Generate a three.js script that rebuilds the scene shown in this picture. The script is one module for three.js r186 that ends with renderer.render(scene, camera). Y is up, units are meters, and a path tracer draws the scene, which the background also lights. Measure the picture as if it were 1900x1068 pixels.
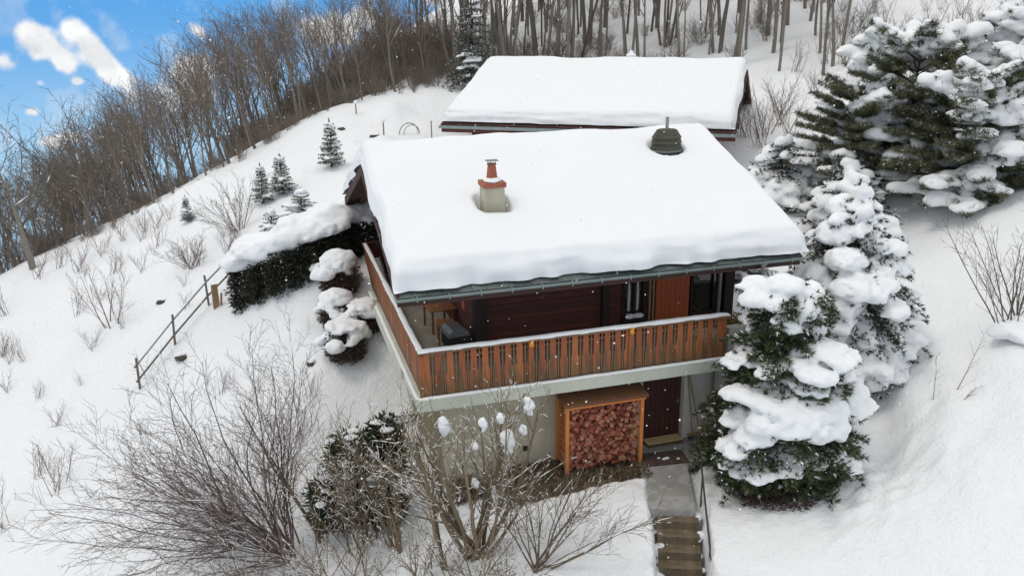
import * as THREE from 'three';
import { mergeGeometries } from 'three/addons/utils/BufferGeometryUtils.js';

// ---------------------------------------------------------------- camera, sky, sun, exposure
const scene = new THREE.Scene();
const camera = new THREE.PerspectiveCamera(36.9, 1900 / 1068, 0.1, 600);
camera.position.set(-2.9235, 10.8334, 17.2811);
camera.rotation.order = 'YXZ';
camera.rotation.set(-0.3196, -0.2837, -0.014);
camera.updateMatrixWorld(true);
const renderer = new THREE.WebGLRenderer({ antialias: true });
renderer.toneMapping = THREE.LinearToneMapping;
renderer.toneMappingExposure = 1.0;
renderer.shadowMap.enabled = true;

// seeded random numbers and value noise
function rng(seed) { let s = seed >>> 0; return () => { s = (s + 0x6D2B79F5) | 0; let t = Math.imul(s ^ (s >>> 15), 1 | s); t = (t + Math.imul(t ^ (t >>> 7), 61 | t)) ^ t; return ((t ^ (t >>> 14)) >>> 0) / 4294967296; }; }
function hash3(x, y, z) { let h = Math.imul(x | 0, 374761393) ^ Math.imul(y | 0, 668265263) ^ Math.imul(z | 0, 1274126177); h = Math.imul(h ^ (h >>> 13), 1103515245); h ^= h >>> 16; return (h >>> 0) / 4294967296; }
function noise3(x, y, z) {
  const xi = Math.floor(x), yi = Math.floor(y), zi = Math.floor(z); let u = x - xi, v = y - yi, w = z - zi;
  u = u * u * u * (u * (u * 6 - 15) + 10); v = v * v * v * (v * (v * 6 - 15) + 10); w = w * w * w * (w * (w * 6 - 15) + 10);
  const L = (a, b, t) => a + (b - a) * t;
  return L(L(L(hash3(xi, yi, zi), hash3(xi + 1, yi, zi), u), L(hash3(xi, yi + 1, zi), hash3(xi + 1, yi + 1, zi), u), v),
    L(L(hash3(xi, yi, zi + 1), hash3(xi + 1, yi, zi + 1), u), L(hash3(xi, yi + 1, zi + 1), hash3(xi + 1, yi + 1, zi + 1), u), v), w) * 2 - 1;
}
function fbm(x, y, z, o = 4) { let a = 0, g = 1, n = 0; for (let i = 0; i < o; i++) { a += g * noise3(x, y, z); n += g; g *= 0.5; x = x * 2.03 + 17.1; y = y * 2.03 + 5.3; z = z * 2.03 + 9.7; } return a / n; }
const clamp = (x, a = 0, b = 1) => Math.min(b, Math.max(a, x));
const smooth = (a, b, x) => { const t = clamp((x - a) / (b - a)); return t * t * (3 - 2 * t); };
const lerp = (a, b, t) => a + (b - a) * t;

// a computed sky: a bright snow-cloud deck overhead, blue air with fair-weather clouds low round the horizon and over the valley
// cumulus seen over the valley: [azimuth from -z towards +x, elevation, half width, half height, tilt] in degrees
const PUFFS = [[-12.5, -1.2, 0.8, 0.9, -48], [-11.9, -2.0, 0.85, 0.95, -48], [-11.1, -2.9, 0.8, 0.75, -48], [-10.2, -0.9, 0.7, 0.75, -50], [-9.6, -1.8, 0.75, 0.75, -52], [-9.0, -2.8, 0.75, 0.7, -52], [-8.5, -3.6, 0.6, 0.55, -50], [-14.0, -2.7, 0.8, 0.6, -20], [-13.1, -5.5, 0.45, 0.3, 0], [-11.8, -7.2, 1.4, 0.4, 6], [-3.4, -1.2, 0.7, 0.4, -35], [-7.0, -5.0, 1.8, 1.1, -35], [-3.8, -4.0, 1.6, 1.6, -30], [5.5, -1.2, 3.2, 1.4, 0], [-12.4, -3.9, 0.3, 0.25, 0], [-10.4, -3.9, 0.35, 0.25, 0]];
const az0in = (az) => { const a = ((az + 90 + 540) % 360) - 180; return a > -18 && a < 10; };
function skyAt(az, el) {   // azimuth in degrees from +x towards +z
  const a = az * Math.PI / 180, e = el * Math.PI / 180, dx = Math.cos(e) * Math.cos(a), dy = Math.sin(e), dz = Math.cos(e) * Math.sin(a);
  const t = smooth(-10, 1, el);
  let r = lerp(0.42, 0.12, t), g = lerp(0.68, 0.4, t), b = lerp(0.91, 0.83, t), c = 0;
  if (el < 60) {
    const n = fbm(dx * 9 + 3, dy * 16, dz * 9, 5), az0 = ((az + 90 + 540) % 360) - 180;
    if (az0 > -18 && az0 < 10 && el < 3) {
      const n2 = fbm(dx * 34 + 1, dy * 34, dz * 34, 6);
      let m = 0;
      for (const [pa, pe, pw, ph, pt] of PUFFS) {
        const tt = pt * Math.PI / 180, ux = az0 - pa, uy = el - pe;
        m += Math.exp(-(((ux * Math.cos(tt) + uy * Math.sin(tt)) / pw) ** 2 + ((-ux * Math.sin(tt) + uy * Math.cos(tt)) / ph) ** 2));
      }
      c = smooth(0.3, 0.85, m * (1 + 1.1 * n2) + 0.12 * fbm(dx * 120, dy * 120, dz * 120, 3));
      c = Math.max(c, 0.22 * smooth(0.05, 0.5, n2));
    } else if (el > -14) c = Math.max(smooth(0.1, 0.34, n), smooth(-0.45, -0.1, n) * smooth(1, 7, Math.max(-17 - az0, az0 - 9))) * 0.95;
    c = Math.max(c, smooth(9, 26, el + n * 9));
  } else c = 1;
  const k = lerp(0.74, 1.0, smooth(0, 70, el)) * (1 + 0.05 * fbm(dx * 5, dy * 5, dz * 5, 3)) * (az0in(az) && el < 3 ? 1.2 + 0.3 * fbm(dx * 60, dy * 60 + 4, dz * 60, 4) : 1), low = smooth(-14, -26, el);
  return [lerp(lerp(r, k * 0.985, c), 0.62, low), lerp(lerp(g, k, c), 0.65, low), lerp(lerp(b, k * 1.02, c), 0.69, low)];
}
function makeSky() {
  const W = 1024, H = 512, data = new Float32Array(W * H * 4);
  for (let j = 0; j < H; j++) for (let i = 0; i < W; i++) { const c = skyAt(((i + 0.5) / W - 0.5) * 360, ((j + 0.5) / H - 0.5) * 180), o = (j * W + i) * 4; data[o] = c[0]; data[o + 1] = c[1]; data[o + 2] = c[2]; data[o + 3] = 1; }
  const tex = new THREE.DataTexture(data, W, H, THREE.RGBAFormat, THREE.FloatType);
  tex.mapping = THREE.EquirectangularReflectionMapping; tex.magFilter = THREE.LinearFilter; tex.minFilter = THREE.LinearFilter; tex.needsUpdate = true;
  return tex;
}
const skyTexture = makeSky();
scene.background = skyTexture; scene.environment = skyTexture;
scene.backgroundIntensity = 1; scene.environmentIntensity = 1;

const sun = new THREE.DirectionalLight(0xfff6ea, 0.7);
sun.position.set(-14, 40, -6); sun.target.position.set(4, 2, -6);
sun.castShadow = true; sun.shadow.radius = 30; sun.shadow.mapSize.set(2048, 2048);
Object.assign(sun.shadow.camera, { left: -50, right: 50, top: 50, bottom: -50, near: 1, far: 140 });
scene.add(sun, sun.target);

// ---------------------------------------------------------------- the shape of the hillside
const CTRL = [[4.4, 1.8, 0.16], [4.2, 0.9, 0.14], [2.4, 0.8, 0.0], [7.3, 0.7, 0.15], [3.8, 3.2, -0.12], [3.0, 7, -1.3], [1, 12, -3.4], [2.2, 1.8, -0.02], [0.2, 0.6, -0.4], [1.2, 2.4, -0.15], [0, 4, -1.3], [6.4, 3.2, 0.0], [7.8, 2.4, 0.2], [7, 6, -0.5], [9.7, 6.8, 0.6], [10.9, 5.5, 1.2], [8.6, 0.3, 0.75], [8.8, -2, 2.1],
  [12.6, 3.7, 2.2], [14.8, 1.4, 3.0], [18.8, -2.9, 4.5], [11.2, 1.6, 1.15], [12.3, -0.2, 1.7], [15.1, -2.3, 2.55], [18.3, -5.8, 3.6], [19.5, -14.6, 4.7], [17.0, -14.8, 4.0], [10.6, -3.8, 2.7], [12, -8, 3.3], [14, 6, 2.6], [12, 12, 0.6], [20, 3, 5.2],
  [27.5, -12, 7.9], [38, -23, 10.0], [28, -21, 6.9], [34.8, -37.5, 10.6], [15.2, -40, 7.6], [26.4, -37, 8.7], [24, -60, 14], [10, -60, 8], [40, -60, 17], [60, -35, 17], [60, 0, 16], [40, 10, 12],
  [10, -17, 4.1], [15, -11.5, 3.6], [16, -22, 4.9], [6, -19, 4.6], [3, -11, 3.6], [6, -11, 3.5], [-0.8, -9.0, 2.9], [-1.0, -7.0, 1.75], [-1.8, -5.6, 0.9], [-2.25, -2.7, -0.8], [-1.2, -1.2, -0.8], [0.2, -1.4, -0.85], [0.2, -3.2, -0.35], [0.1, -5.0, 0.6],
  [-6.3, -2.9, -2.6], [-10.3, -5.2, -3.4], [-6.5, -7.5, -1.0], [-11.4, -11.1, -2.2], [-6.6, -11.4, 1.0], [-12.5, -17, -0.5], [-14.4, -24, -0.2], [-10.1, -21, 1.2], [-7, -20.7, 3.0], [-2.9, -24.3, 4.25], [0.3, -26, 5.6], [3.1, -27.6, 6.0], [6.2, -29, 6.2],
  [-3.95, -12, 2.3], [-2, -10.8, 2.4], [-2.4, -14.5, 3.5], [-0.1, -17, 4.6], [3.8, -24.5, 5.1], [-18, -36, -7], [-8, -40, -2.5], [-2, -42, 1.5], [4, -44, 5], [-28, -28, -8], [-24, -14, -6], [-20, 0, -7], [-8, 6, -5.2], [-14, 14, -8.5], [-3, 16, -5.5], [-40, -60, -22], [-10, -70, -10], [3, -70, 2]];
const TPS = (() => {
  const n = CTRL.length, N = n + 3, A = [], U = (d2) => d2 < 1e-9 ? 0 : 0.5 * d2 * Math.log(d2);
  for (let i = 0; i < N; i++) A.push(new Float64Array(N + 1));
  for (let i = 0; i < n; i++) {
    for (let j = 0; j < n; j++) A[i][j] = i === j ? 1.2 : U((CTRL[i][0] - CTRL[j][0]) ** 2 + (CTRL[i][1] - CTRL[j][1]) ** 2);
    A[i][n] = A[n][i] = 1; A[i][n + 1] = A[n + 1][i] = CTRL[i][0]; A[i][n + 2] = A[n + 2][i] = CTRL[i][1]; A[i][N] = CTRL[i][2];
  }
  for (let c = 0; c < N; c++) {
    let p = c; for (let r = c + 1; r < N; r++) if (Math.abs(A[r][c]) > Math.abs(A[p][c])) p = r;
    [A[c], A[p]] = [A[p], A[c]];
    for (let r = 0; r < N; r++) if (r !== c) { const k = A[r][c] / A[c][c]; if (k) for (let q = c; q <= N; q++) A[r][q] -= k * A[c][q]; }
  }
  const w = A.map((r, i) => r[N] / r[i]);
  return (x, z) => { let y = w[n] + w[n + 1] * x + w[n + 2] * z; for (let i = 0; i < n; i++) y += w[i] * U((CTRL[i][0] - x) ** 2 + (CTRL[i][1] - z) ** 2); return y; };
})();
// the stair that runs down from the yard: its centre line
const STAIR = { x0: 5.37, z0: 1.95, turn: -0.38 };
const inside = (x, z, x0, x1, z0, z1, s) => smooth(x0 - s, x0, x) * smooth(x1 + s, x1, x) * smooth(z0 - s, z0, z) * smooth(z1 + s, z1, z);
// bumps of buried shrubs and rocks: [x, z, height, radius]
const BUMPS = [[-12.4, -19.8, 0.45, 0.5], [-9.9, -20.4, 0.5, 0.45], [-8.7, -20.2, 0.4, 0.4], [-7.8, -20.6, 0.45, 0.5], [-6.7, -19.2, 0.3, 0.45], [-9.4, -17.6, 0.25, 0.4], [-7.9, -17.2, 0.22, 0.4], [-10.9, -17.4, 0.3, 0.5], [-5.0, -18.2, 0.22, 0.5], [-9.4, -13.2, 0.4, 0.45], [-3.4, -7.4, 0.25, 0.6], [-2.4, -7.6, 0.22, 0.5], [-7.3, -19.6, 0.5, 0.6], [-8.2, -19.3, 0.45, 0.6], [-9.3, -19.5, 0.6, 0.7], [-10.4, -19.4, 0.45, 0.6], [-6.2, -20.3, 0.4, 0.7], [-5.2, -20.8, 0.35, 0.6], [3.6, -26.5, 0.5, 1.0], [1.0, -21.5, 0.25, 0.5], [2.6, -22.5, 0.22, 0.5], [-11.6, -19.3, 0.5, 0.8], [-3.0, -9.7, 0.45, 1.1], [-1.9, -9.4, 0.4, 1.0], [-2.6, -13.2, 0.55, 1.6], [-1.2, -12.4, 0.6, 1.5], [16, 2.0, 0.15, 0.9], [13.4, 2.6, 0.12, 0.7], [15.4, -3.2, 0.2, 1.1], [-4.2, -8.0, 0.2, 0.8]];
function ground(x, z) {
  let y = TPS(x, z);
  y += 0.16 * fbm(x * 0.35, 3.3, z * 0.35, 3) + 0.065 * fbm(x * 1.4, 7.7, z * 1.4, 4) + 0.012 * fbm(x * 5, 2.2, z * 5, 2);
  // the dip below the evergreens and the trodden, lumpy snow round it
  const dipT = clamp((z + 1.5) / 5.2), dipX = lerp(12.7, 9.9, dipT), dip = Math.exp(-(((x - dipX) / 0.55) ** 2)) * smooth(-3.4, -1, z) * smooth(4.4, 2.6, z); y -= 0.42 * dip; y += 0.22 * Math.exp(-(((x - dipX - 1.2) / 0.8) ** 2)) * smooth(-3.4, -1, z) * smooth(4.4, 2.6, z);
  const rough = smooth(3.2, 0.6, Math.hypot(x - 9.4, z - 3.0)); if (rough > 0) y += rough * 0.17 * fbm(x * 2.6, 4.4, z * 2.6, 4);
  const trail = Math.exp(-(((x - lerp(10.6, 16.5, clamp((3.4 - z) / 9)) - 0.5 * Math.sin(z * 0.9)) / 0.35) ** 2)) * smooth(-6, -4, z) * smooth(4.6, 3, z); if (trail > 0.01) y -= trail * (0.1 + 0.1 * noise3(x * 3, 1, z * 3));
  for (const [bx, bz, h, r] of BUMPS) { const d = ((x - bx) ** 2 + (z - bz) ** 2) / (r * r); if (d < 6) y += h * Math.exp(-d * 1.3); }
  return y;
}
function snowTop(x, z) {
  let y = ground(x, z);
  // carved away under the chalets
  y = lerp(y, Math.min(y, -0.5), inside(x, z, 0.75, 7.4, -9.6, -0.5, 0.18));
  y = lerp(y, Math.min(y, 1.9), inside(x, z, 7.4, 8.9, -9.6, -1.2, 0.2));
  // the cleared yard, the stair and the little strip along the wall
  const n = 0.07 * fbm(x * 4, 1.1, z * 4, 3);
  const c = Math.cos(STAIR.turn), s = Math.sin(STAIR.turn), px = x - STAIR.x0, pz = z - STAIR.z0, across = px * c - pz * s, along = px * s + pz * c;   // along the path and stair
  const aw = Math.abs(across) + n;
  y = lerp(y, Math.min(y, -0.32), smooth(0.72, 0.5, aw) * smooth(-2.6, -2.4, along) * smooth(0.5, 0.3, along));
  y = lerp(y, Math.min(y, -0.3), inside(x + n, z + n * 2, 1.9, 7.2, -0.9, 0.55, 0.28));
  y = lerp(y, Math.min(y, -0.5 - 0.633 * (along - 0.1)), smooth(0.64, 0.47, aw) * smooth(0.0, 0.3, along) * smooth(5.2, 4.6, along));
  return y;
}

// ---------------------------------------------------------------- helpers
const V3 = (x, y, z) => new THREE.Vector3(x, y, z);
const used = new Map();
function numbered(name) { const n = used.get(name) || 0; used.set(name, n + 1); return n ? `${name}_${String(n).padStart(3, '0')}` : name; }
function shade(o) { o.traverse((c) => { if (c.isMesh) { c.castShadow = true; c.receiveShadow = true; } }); return o; }
function tag(o, label, category, group, kind) { o.userData.label = label; if (category) o.userData.category = category; if (group) o.userData.group = group; if (kind) o.userData.kind = kind; return o; }
function thing(name, label, category, pos = [0, 0, 0], turn = 0, group) { const g = new THREE.Group(); g.name = numbered(name); g.position.set(...pos); g.rotation.y = turn; scene.add(g); return tag(g, label, category, group); }
function part(name, geo, mat, parent) { const m = new THREE.Mesh(geo, mat); m.name = name; m.castShadow = m.receiveShadow = true; parent.add(m); return m; }
function single(name, geo, mat, label, category, group, kind) { const m = part(numbered(name), geo, mat, scene); return tag(m, label, category, group, kind); }
function copyOf(o, pos, turn = 0, scale = 1, label, group) {
  const c = o.clone(); c.name = numbered(o.name.replace(/_\d{3}$/, '')); c.userData = { ...o.userData }; if (label) c.userData.label = label; if (group) c.userData.group = group;
  c.position.set(...pos); c.rotation.y = turn; if (Array.isArray(scale)) c.scale.set(...scale); else c.scale.setScalar(scale); scene.add(c); return c;
}
// a box with uv in metres
function box(w, h, d, x = 0, y = 0, z = 0, rot) {
  const g = new THREE.BoxGeometry(w, h, d), uv = g.attributes.uv, s = [[d, h], [d, h], [w, d], [w, d], [w, h], [w, h]];
  for (let i = 0; i < 24; i++) uv.setXY(i, uv.getX(i) * s[i >> 2][0], uv.getY(i) * s[i >> 2][1]);
  if (rot) { g.rotateX(rot[0]); g.rotateY(rot[1]); g.rotateZ(rot[2]); }
  return g.translate(x, y, z);
}
// chamfered bar along any direction between two points
function bar(a, b, w, d, up = V3(0, 1, 0)) {
  const dir = b.clone().sub(a), L = dir.length(); dir.normalize();
  const side = dir.clone().cross(up).normalize(), u2 = side.clone().cross(dir).normalize();
  const g = box(w, d, L), m = new THREE.Matrix4().makeBasis(side, u2, dir.clone().negate());
  g.applyMatrix4(m); const c = a.clone().add(b).multiplyScalar(0.5); return g.translate(c.x, c.y, c.z);
}
function cyl(r0, r1, h, n, x, y, z) { return new THREE.CylinderGeometry(r1, r0, h, n).translate(x, y + h / 2, z); }
const merge = (a) => mergeGeometries(a.map((g) => { const n = g.index ? g.toNonIndexed() : g; for (const k of Object.keys(n.attributes)) if (!['position', 'normal', 'uv'].includes(k)) n.deleteAttribute(k); return n; }));
function extrude(pts, depth, bevel = 0) {
  const s = new THREE.Shape(); pts.forEach(([x, y], i) => i ? s.lineTo(x, y) : s.moveTo(x, y)); s.closePath();
  return new THREE.ExtrudeGeometry(s, { depth, bevelEnabled: bevel > 0, bevelSize: bevel, bevelThickness: bevel, bevelSegments: 1, curveSegments: 6 });
}
// triangle soup with colours
class Soup {
  constructor() { this.p = []; this.n = []; this.c = []; }
  tri(a, b, c, col, na, nb, nc) {
    this.p.push(a.x, a.y, a.z, b.x, b.y, b.z, c.x, c.y, c.z);
    if (!na) { const ux = b.x - a.x, uy = b.y - a.y, uz = b.z - a.z, vx = c.x - a.x, vy = c.y - a.y, vz = c.z - a.z; let x = uy * vz - uz * vy, y = uz * vx - ux * vz, z = ux * vy - uy * vx; const l = Math.hypot(x, y, z) || 1; x /= l; y /= l; z /= l; this.n.push(x, y, z, x, y, z, x, y, z); }
    else this.n.push(na.x, na.y, na.z, nb.x, nb.y, nb.z, nc.x, nc.y, nc.z);
    for (let i = 0; i < 3; i++) this.c.push(col[0], col[1], col[2]);
  }
  // tapered tube through points
  tube(pts, rad, sides, col, cap = false) {
    let ref = V3(0.31, 0.2, 0.93), prev = null;
    const rings = pts.map((p, i) => {
      const t = (pts[Math.min(i + 1, pts.length - 1)].clone().sub(pts[Math.max(i - 1, 0)])).normalize();
      if (Math.abs(t.dot(ref)) > 0.95) ref = V3(0.9, 0.1, 0.3);
      const s = t.clone().cross(ref).normalize(), u = s.clone().cross(t).normalize(), r = [];
      for (let k = 0; k < sides; k++) { const a = k / sides * Math.PI * 2, n = s.clone().multiplyScalar(Math.cos(a)).addScaledVector(u, Math.sin(a)); r.push([p.clone().addScaledVector(n, rad[i]), n]); }
      return r;
    });
    for (let i = 0; i + 1 < rings.length; i++) for (let k = 0; k < sides; k++) {
      const a = rings[i][k], b = rings[i][(k + 1) % sides], c = rings[i + 1][k], d = rings[i + 1][(k + 1) % sides];
      this.tri(a[0], c[0], b[0], col, a[1], c[1], b[1]); this.tri(b[0], c[0], d[0], col, b[1], c[1], d[1]);
    }
    if (cap) { const l = rings[rings.length - 1], c = pts[pts.length - 1]; for (let k = 0; k < sides; k++) this.tri(l[k][0], c, l[(k + 1) % sides][0], col); }
  }
  get count() { return this.p.length / 9; }
  geo() {
    const g = new THREE.BufferGeometry();
    g.setAttribute('position', new THREE.BufferAttribute(new Float32Array(this.p), 3)); g.setAttribute('normal', new THREE.BufferAttribute(new Float32Array(this.n), 3)); g.setAttribute('color', new THREE.BufferAttribute(new Float32Array(this.c), 3));
    return g;
  }
}
// surface nets: a smooth mesh round the region where f < 0
function nets(lo, hi, cell, f, fill) {
  const n = [0, 1, 2].map((i) => Math.max(3, Math.ceil((hi[i] - lo[i]) / cell) + 1)), [nx, ny, nz] = n, F = new Float32Array(nx * ny * nz), id = (i, j, k) => i + nx * (j + ny * k);
  if (fill) fill(F, n); else for (let k = 0; k < nz; k++) for (let j = 0; j < ny; j++) for (let i = 0; i < nx; i++) F[id(i, j, k)] = f(lo[0] + i * cell, lo[1] + j * cell, lo[2] + k * cell);
  const vid = new Int32Array(nx * ny * nz).fill(-1), pos = [], idx = [];
  for (let k = 0; k + 1 < nz; k++) for (let j = 0; j + 1 < ny; j++) for (let i = 0; i + 1 < nx; i++) {
    let m = 0, sx = 0, sy = 0, sz = 0, c = 0; const v = [];
    for (let q = 0; q < 8; q++) { const w = F[id(i + (q & 1), j + ((q >> 1) & 1), k + (q >> 2))]; v.push(w); if (w < 0) m |= 1 << q; }
    if (m === 0 || m === 255) continue;
    for (let a = 0; a < 8; a++) for (let b = 0; b < 3; b++) { const d = a ^ (1 << b); if (d < a) continue; if ((v[a] < 0) !== (v[d] < 0)) { const t = v[a] / (v[a] - v[d]); sx += (a & 1) + (b === 0 ? t : 0); sy += ((a >> 1) & 1) + (b === 1 ? t : 0); sz += (a >> 2) + (b === 2 ? t : 0); c++; } }
    vid[id(i, j, k)] = pos.length / 3; pos.push(lo[0] + (i + sx / c) * cell, lo[1] + (j + sy / c) * cell, lo[2] + (k + sz / c) * cell);
  }
  const quad = (a, b, c, d, flip) => { if (a < 0 || b < 0 || c < 0 || d < 0) return; if (flip) idx.push(a, c, b, a, d, c); else idx.push(a, b, c, a, c, d); };
  for (let k = 1; k + 1 < nz; k++) for (let j = 1; j + 1 < ny; j++) for (let i = 1; i + 1 < nx; i++) {
    const s = F[id(i, j, k)] < 0;
    if (s !== (F[id(i + 1, j, k)] < 0)) quad(vid[id(i, j - 1, k - 1)], vid[id(i, j, k - 1)], vid[id(i, j, k)], vid[id(i, j - 1, k)], !s);
    if (s !== (F[id(i, j + 1, k)] < 0)) quad(vid[id(i - 1, j, k - 1)], vid[id(i - 1, j, k)], vid[id(i, j, k)], vid[id(i, j, k - 1)], !s);
    if (s !== (F[id(i, j, k + 1)] < 0)) quad(vid[id(i - 1, j - 1, k)], vid[id(i, j - 1, k)], vid[id(i, j, k)], vid[id(i - 1, j, k)], !s);
  }
  const g = new THREE.BufferGeometry(); g.setAttribute('position', new THREE.BufferAttribute(new Float32Array(pos), 3)); g.setIndex(idx); g.computeVertexNormals(); return g;
}
const smin = (a, b, k) => { const h = Math.max(k - Math.abs(a - b), 0) / k; return Math.min(a, b) - h * h * k * 0.25; };
// snow lumps: flattened domes [x, y, z, rx, ry, rz] blended together, with an uneven skin
function snowLumps(lumps, cell, k = 0.12, rough = 0.05, freq = 3.2, seed = 0) {
  const lo = [1e9, 1e9, 1e9], hi = [-1e9, -1e9, -1e9];
  for (const l of lumps) for (let i = 0; i < 3; i++) { lo[i] = Math.min(lo[i], l[i] - l[3 + i] - k - rough - cell * 2); hi[i] = Math.max(hi[i], l[i] + l[3 + i] + k + rough + cell * 2); }
  return nets(lo, hi, cell, null, (F, [nx, ny, nz]) => {
    F.fill(1);
    for (const [a, b, c, rx, ry, rz] of lumps) {
      const m = Math.min(rx, ry, rz), g = 1 + (k + rough + cell) / m, R = [rx * g, ry * g, rz * g], at = [a, b, c], i0 = [0, 1, 2].map((q) => Math.max(0, Math.floor((at[q] - R[q] - lo[q]) / cell))), i1 = [0, 1, 2].map((q) => Math.min([nx, ny, nz][q] - 1, Math.ceil((at[q] + R[q] - lo[q]) / cell)));
      for (let z = i0[2]; z <= i1[2]; z++) { const ez = (lo[2] + z * cell - c) / rz; for (let y = i0[1]; y <= i1[1]; y++) { const dy = lo[1] + y * cell - b, ey = dy / (dy < 0 ? ry * 0.55 : ry), q0 = ez * ez + ey * ey; if (q0 > g * g) continue; for (let x = i0[0]; x <= i1[0]; x++) { const ex = (lo[0] + x * cell - a) / rx, q = q0 + ex * ex; if (q > g * g) continue; const o = x + nx * (y + ny * z); F[o] = smin(F[o], (Math.sqrt(q) - 1) * m, k); } } }
    }
    for (let z = 0, o = 0; z < nz; z++) for (let y = 0; y < ny; y++) for (let x = 0; x < nx; x++, o++) if (F[o] < rough * 1.2 && F[o] > -rough * 1.5 - cell) F[o] += rough * fbm((lo[0] + x * cell) * freq + seed, (lo[1] + y * cell) * freq * 1.2, (lo[2] + z * cell) * freq, 3);
  });
}

// ---------------------------------------------------------------- textures and materials
function pnoise(x, y, px, py, seed) { // periodic value noise
  const xi = Math.floor(x), yi = Math.floor(y); let u = x - xi, v = y - yi; u = u * u * (3 - 2 * u); v = v * v * (3 - 2 * v);
  const h = (i, j) => hash3(((i % px) + px) % px, ((j % py) + py) % py, seed);
  return lerp(lerp(h(xi, yi), h(xi + 1, yi), u), lerp(h(xi, yi + 1), h(xi + 1, yi + 1), u), v);
}
function pf(u, v, fx, fy, o, seed) { let a = 0, g = 1, n = 0; for (let i = 0; i < o; i++) { a += g * pnoise(u * fx, v * fy, fx, fy, seed + i); n += g; g *= 0.55; fx *= 2; fy *= 2; } return a / n; }
function tex(size, fn, srgb, rx = 1, ry = 1) {
  const d = new Uint8Array(size * size * 4), enc = (c) => srgb ? 255 * (c <= 0.0031308 ? c * 12.92 : 1.055 * Math.pow(c, 1 / 2.4) - 0.055) : 255 * c;
  for (let j = 0; j < size; j++) for (let i = 0; i < size; i++) { const c = fn((i + 0.5) / size, (j + 0.5) / size), o = (j * size + i) * 4; for (let k = 0; k < 3; k++) d[o + k] = clamp(enc(Array.isArray(c) ? c[k] : c), 0, 255); d[o + 3] = 255; }
  const t = new THREE.DataTexture(d, size, size, THREE.RGBAFormat); t.wrapS = t.wrapT = THREE.RepeatWrapping; t.magFilter = THREE.LinearFilter; t.minFilter = THREE.LinearMipmapLinearFilter; t.generateMipmaps = true;
  if (srgb) t.colorSpace = THREE.SRGBColorSpace; t.repeat.set(rx, ry); t.needsUpdate = true; return t;
}
const mix3 = (a, b, t) => [lerp(a[0], b[0], t), lerp(a[1], b[1], t), lerp(a[2], b[2], t)];
const std = (o) => new THREE.MeshStandardMaterial({ roughness: 0.9, metalness: 0, ...o });
const rgb = (r, g, b) => new THREE.Color().setRGB(r, g, b);
// wood: grain streaks run along v
const woodTex = (a, b, seed, rx = 1, ry = 1) => tex(256, (u, v) => { const s = pf(u, v, 24, 2, 3, seed), l = pf(u, v, 6, 4, 3, seed + 9); return mix3(a, b, clamp(s * 0.75 + l * 0.5 - 0.12)); }, true, rx, ry);
const grainBump = tex(256, (u, v) => pf(u, v, 40, 3, 3, 71), false, 2, 0.7);
const grainBumpH = tex(256, (u, v) => pf(u, v, 3, 40, 3, 72), false, 0.7, 2);
const wood = (a, b, seed, o = {}) => std({ map: woodTex(a, b, seed, 2, 0.7), bumpMap: grainBump, bumpScale: 0.004, roughness: 0.75, ...o });
const woodH = (a, b, seed, o = {}) => std({ map: tex(256, (u, v) => { const s = pf(u, v, 2, 24, 3, seed), l = pf(u, v, 4, 6, 3, seed + 9); return mix3(a, b, clamp(s * 0.75 + l * 0.5 - 0.12)); }, true, 0.7, 2), bumpMap: grainBumpH, bumpScale: 0.004, roughness: 0.75, ...o });
// balcony boards: orange stain that has weathered off in ragged streaks from the lower ends (v runs up the board)
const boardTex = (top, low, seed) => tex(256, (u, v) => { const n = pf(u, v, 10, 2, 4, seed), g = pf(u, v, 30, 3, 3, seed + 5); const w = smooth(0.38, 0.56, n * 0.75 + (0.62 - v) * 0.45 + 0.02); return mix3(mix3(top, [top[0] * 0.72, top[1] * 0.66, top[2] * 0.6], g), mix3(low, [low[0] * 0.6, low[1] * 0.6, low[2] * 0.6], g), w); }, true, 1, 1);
const M = {};
const snowBump = tex(512, (u, v) => 0.6 * pf(u, v, 12, 12, 5, 31) + 0.4 * pf(u, v, 60, 60, 3, 35), false, 0.5, 0.5);
M.snow = std({ color: rgb(0.86, 0.875, 0.885), roughness: 0.95 });
M.snowGround = std({ color: rgb(0.86, 0.875, 0.885), roughness: 0.95, bumpMap: snowBump, bumpScale: 0.05 });
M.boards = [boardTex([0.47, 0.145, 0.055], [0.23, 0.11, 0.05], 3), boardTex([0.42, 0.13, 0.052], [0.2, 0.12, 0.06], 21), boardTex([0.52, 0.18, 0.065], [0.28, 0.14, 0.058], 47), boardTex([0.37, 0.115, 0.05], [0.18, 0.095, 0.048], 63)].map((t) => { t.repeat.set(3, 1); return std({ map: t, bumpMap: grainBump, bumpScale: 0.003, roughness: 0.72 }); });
M.lath = wood([0.17, 0.1, 0.05], [0.26, 0.16, 0.08], 15);
M.fence = woodH([0.2, 0.17, 0.14], [0.12, 0.1, 0.085], 19);
M.rail = woodH([0.16, 0.09, 0.05], [0.28, 0.17, 0.1], 17);
M.planks = [woodH([0.12, 0.037, 0.03], [0.068, 0.023, 0.02], 81), woodH([0.1, 0.032, 0.027], [0.06, 0.021, 0.019], 91), woodH([0.145, 0.043, 0.033], [0.08, 0.026, 0.021], 101)];
M.beam = woodH([0.075, 0.032, 0.026], [0.045, 0.02, 0.017], 111);
M.doorWood = wood([0.1, 0.036, 0.03], [0.06, 0.022, 0.02], 123);
M.dark = wood([0.04, 0.022, 0.02], [0.02, 0.012, 0.012], 121);
M.orange = wood([0.5, 0.125, 0.045], [0.38, 0.095, 0.036], 131);
M.shed = wood([0.74, 0.27, 0.075], [0.62, 0.21, 0.06], 141);
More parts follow.
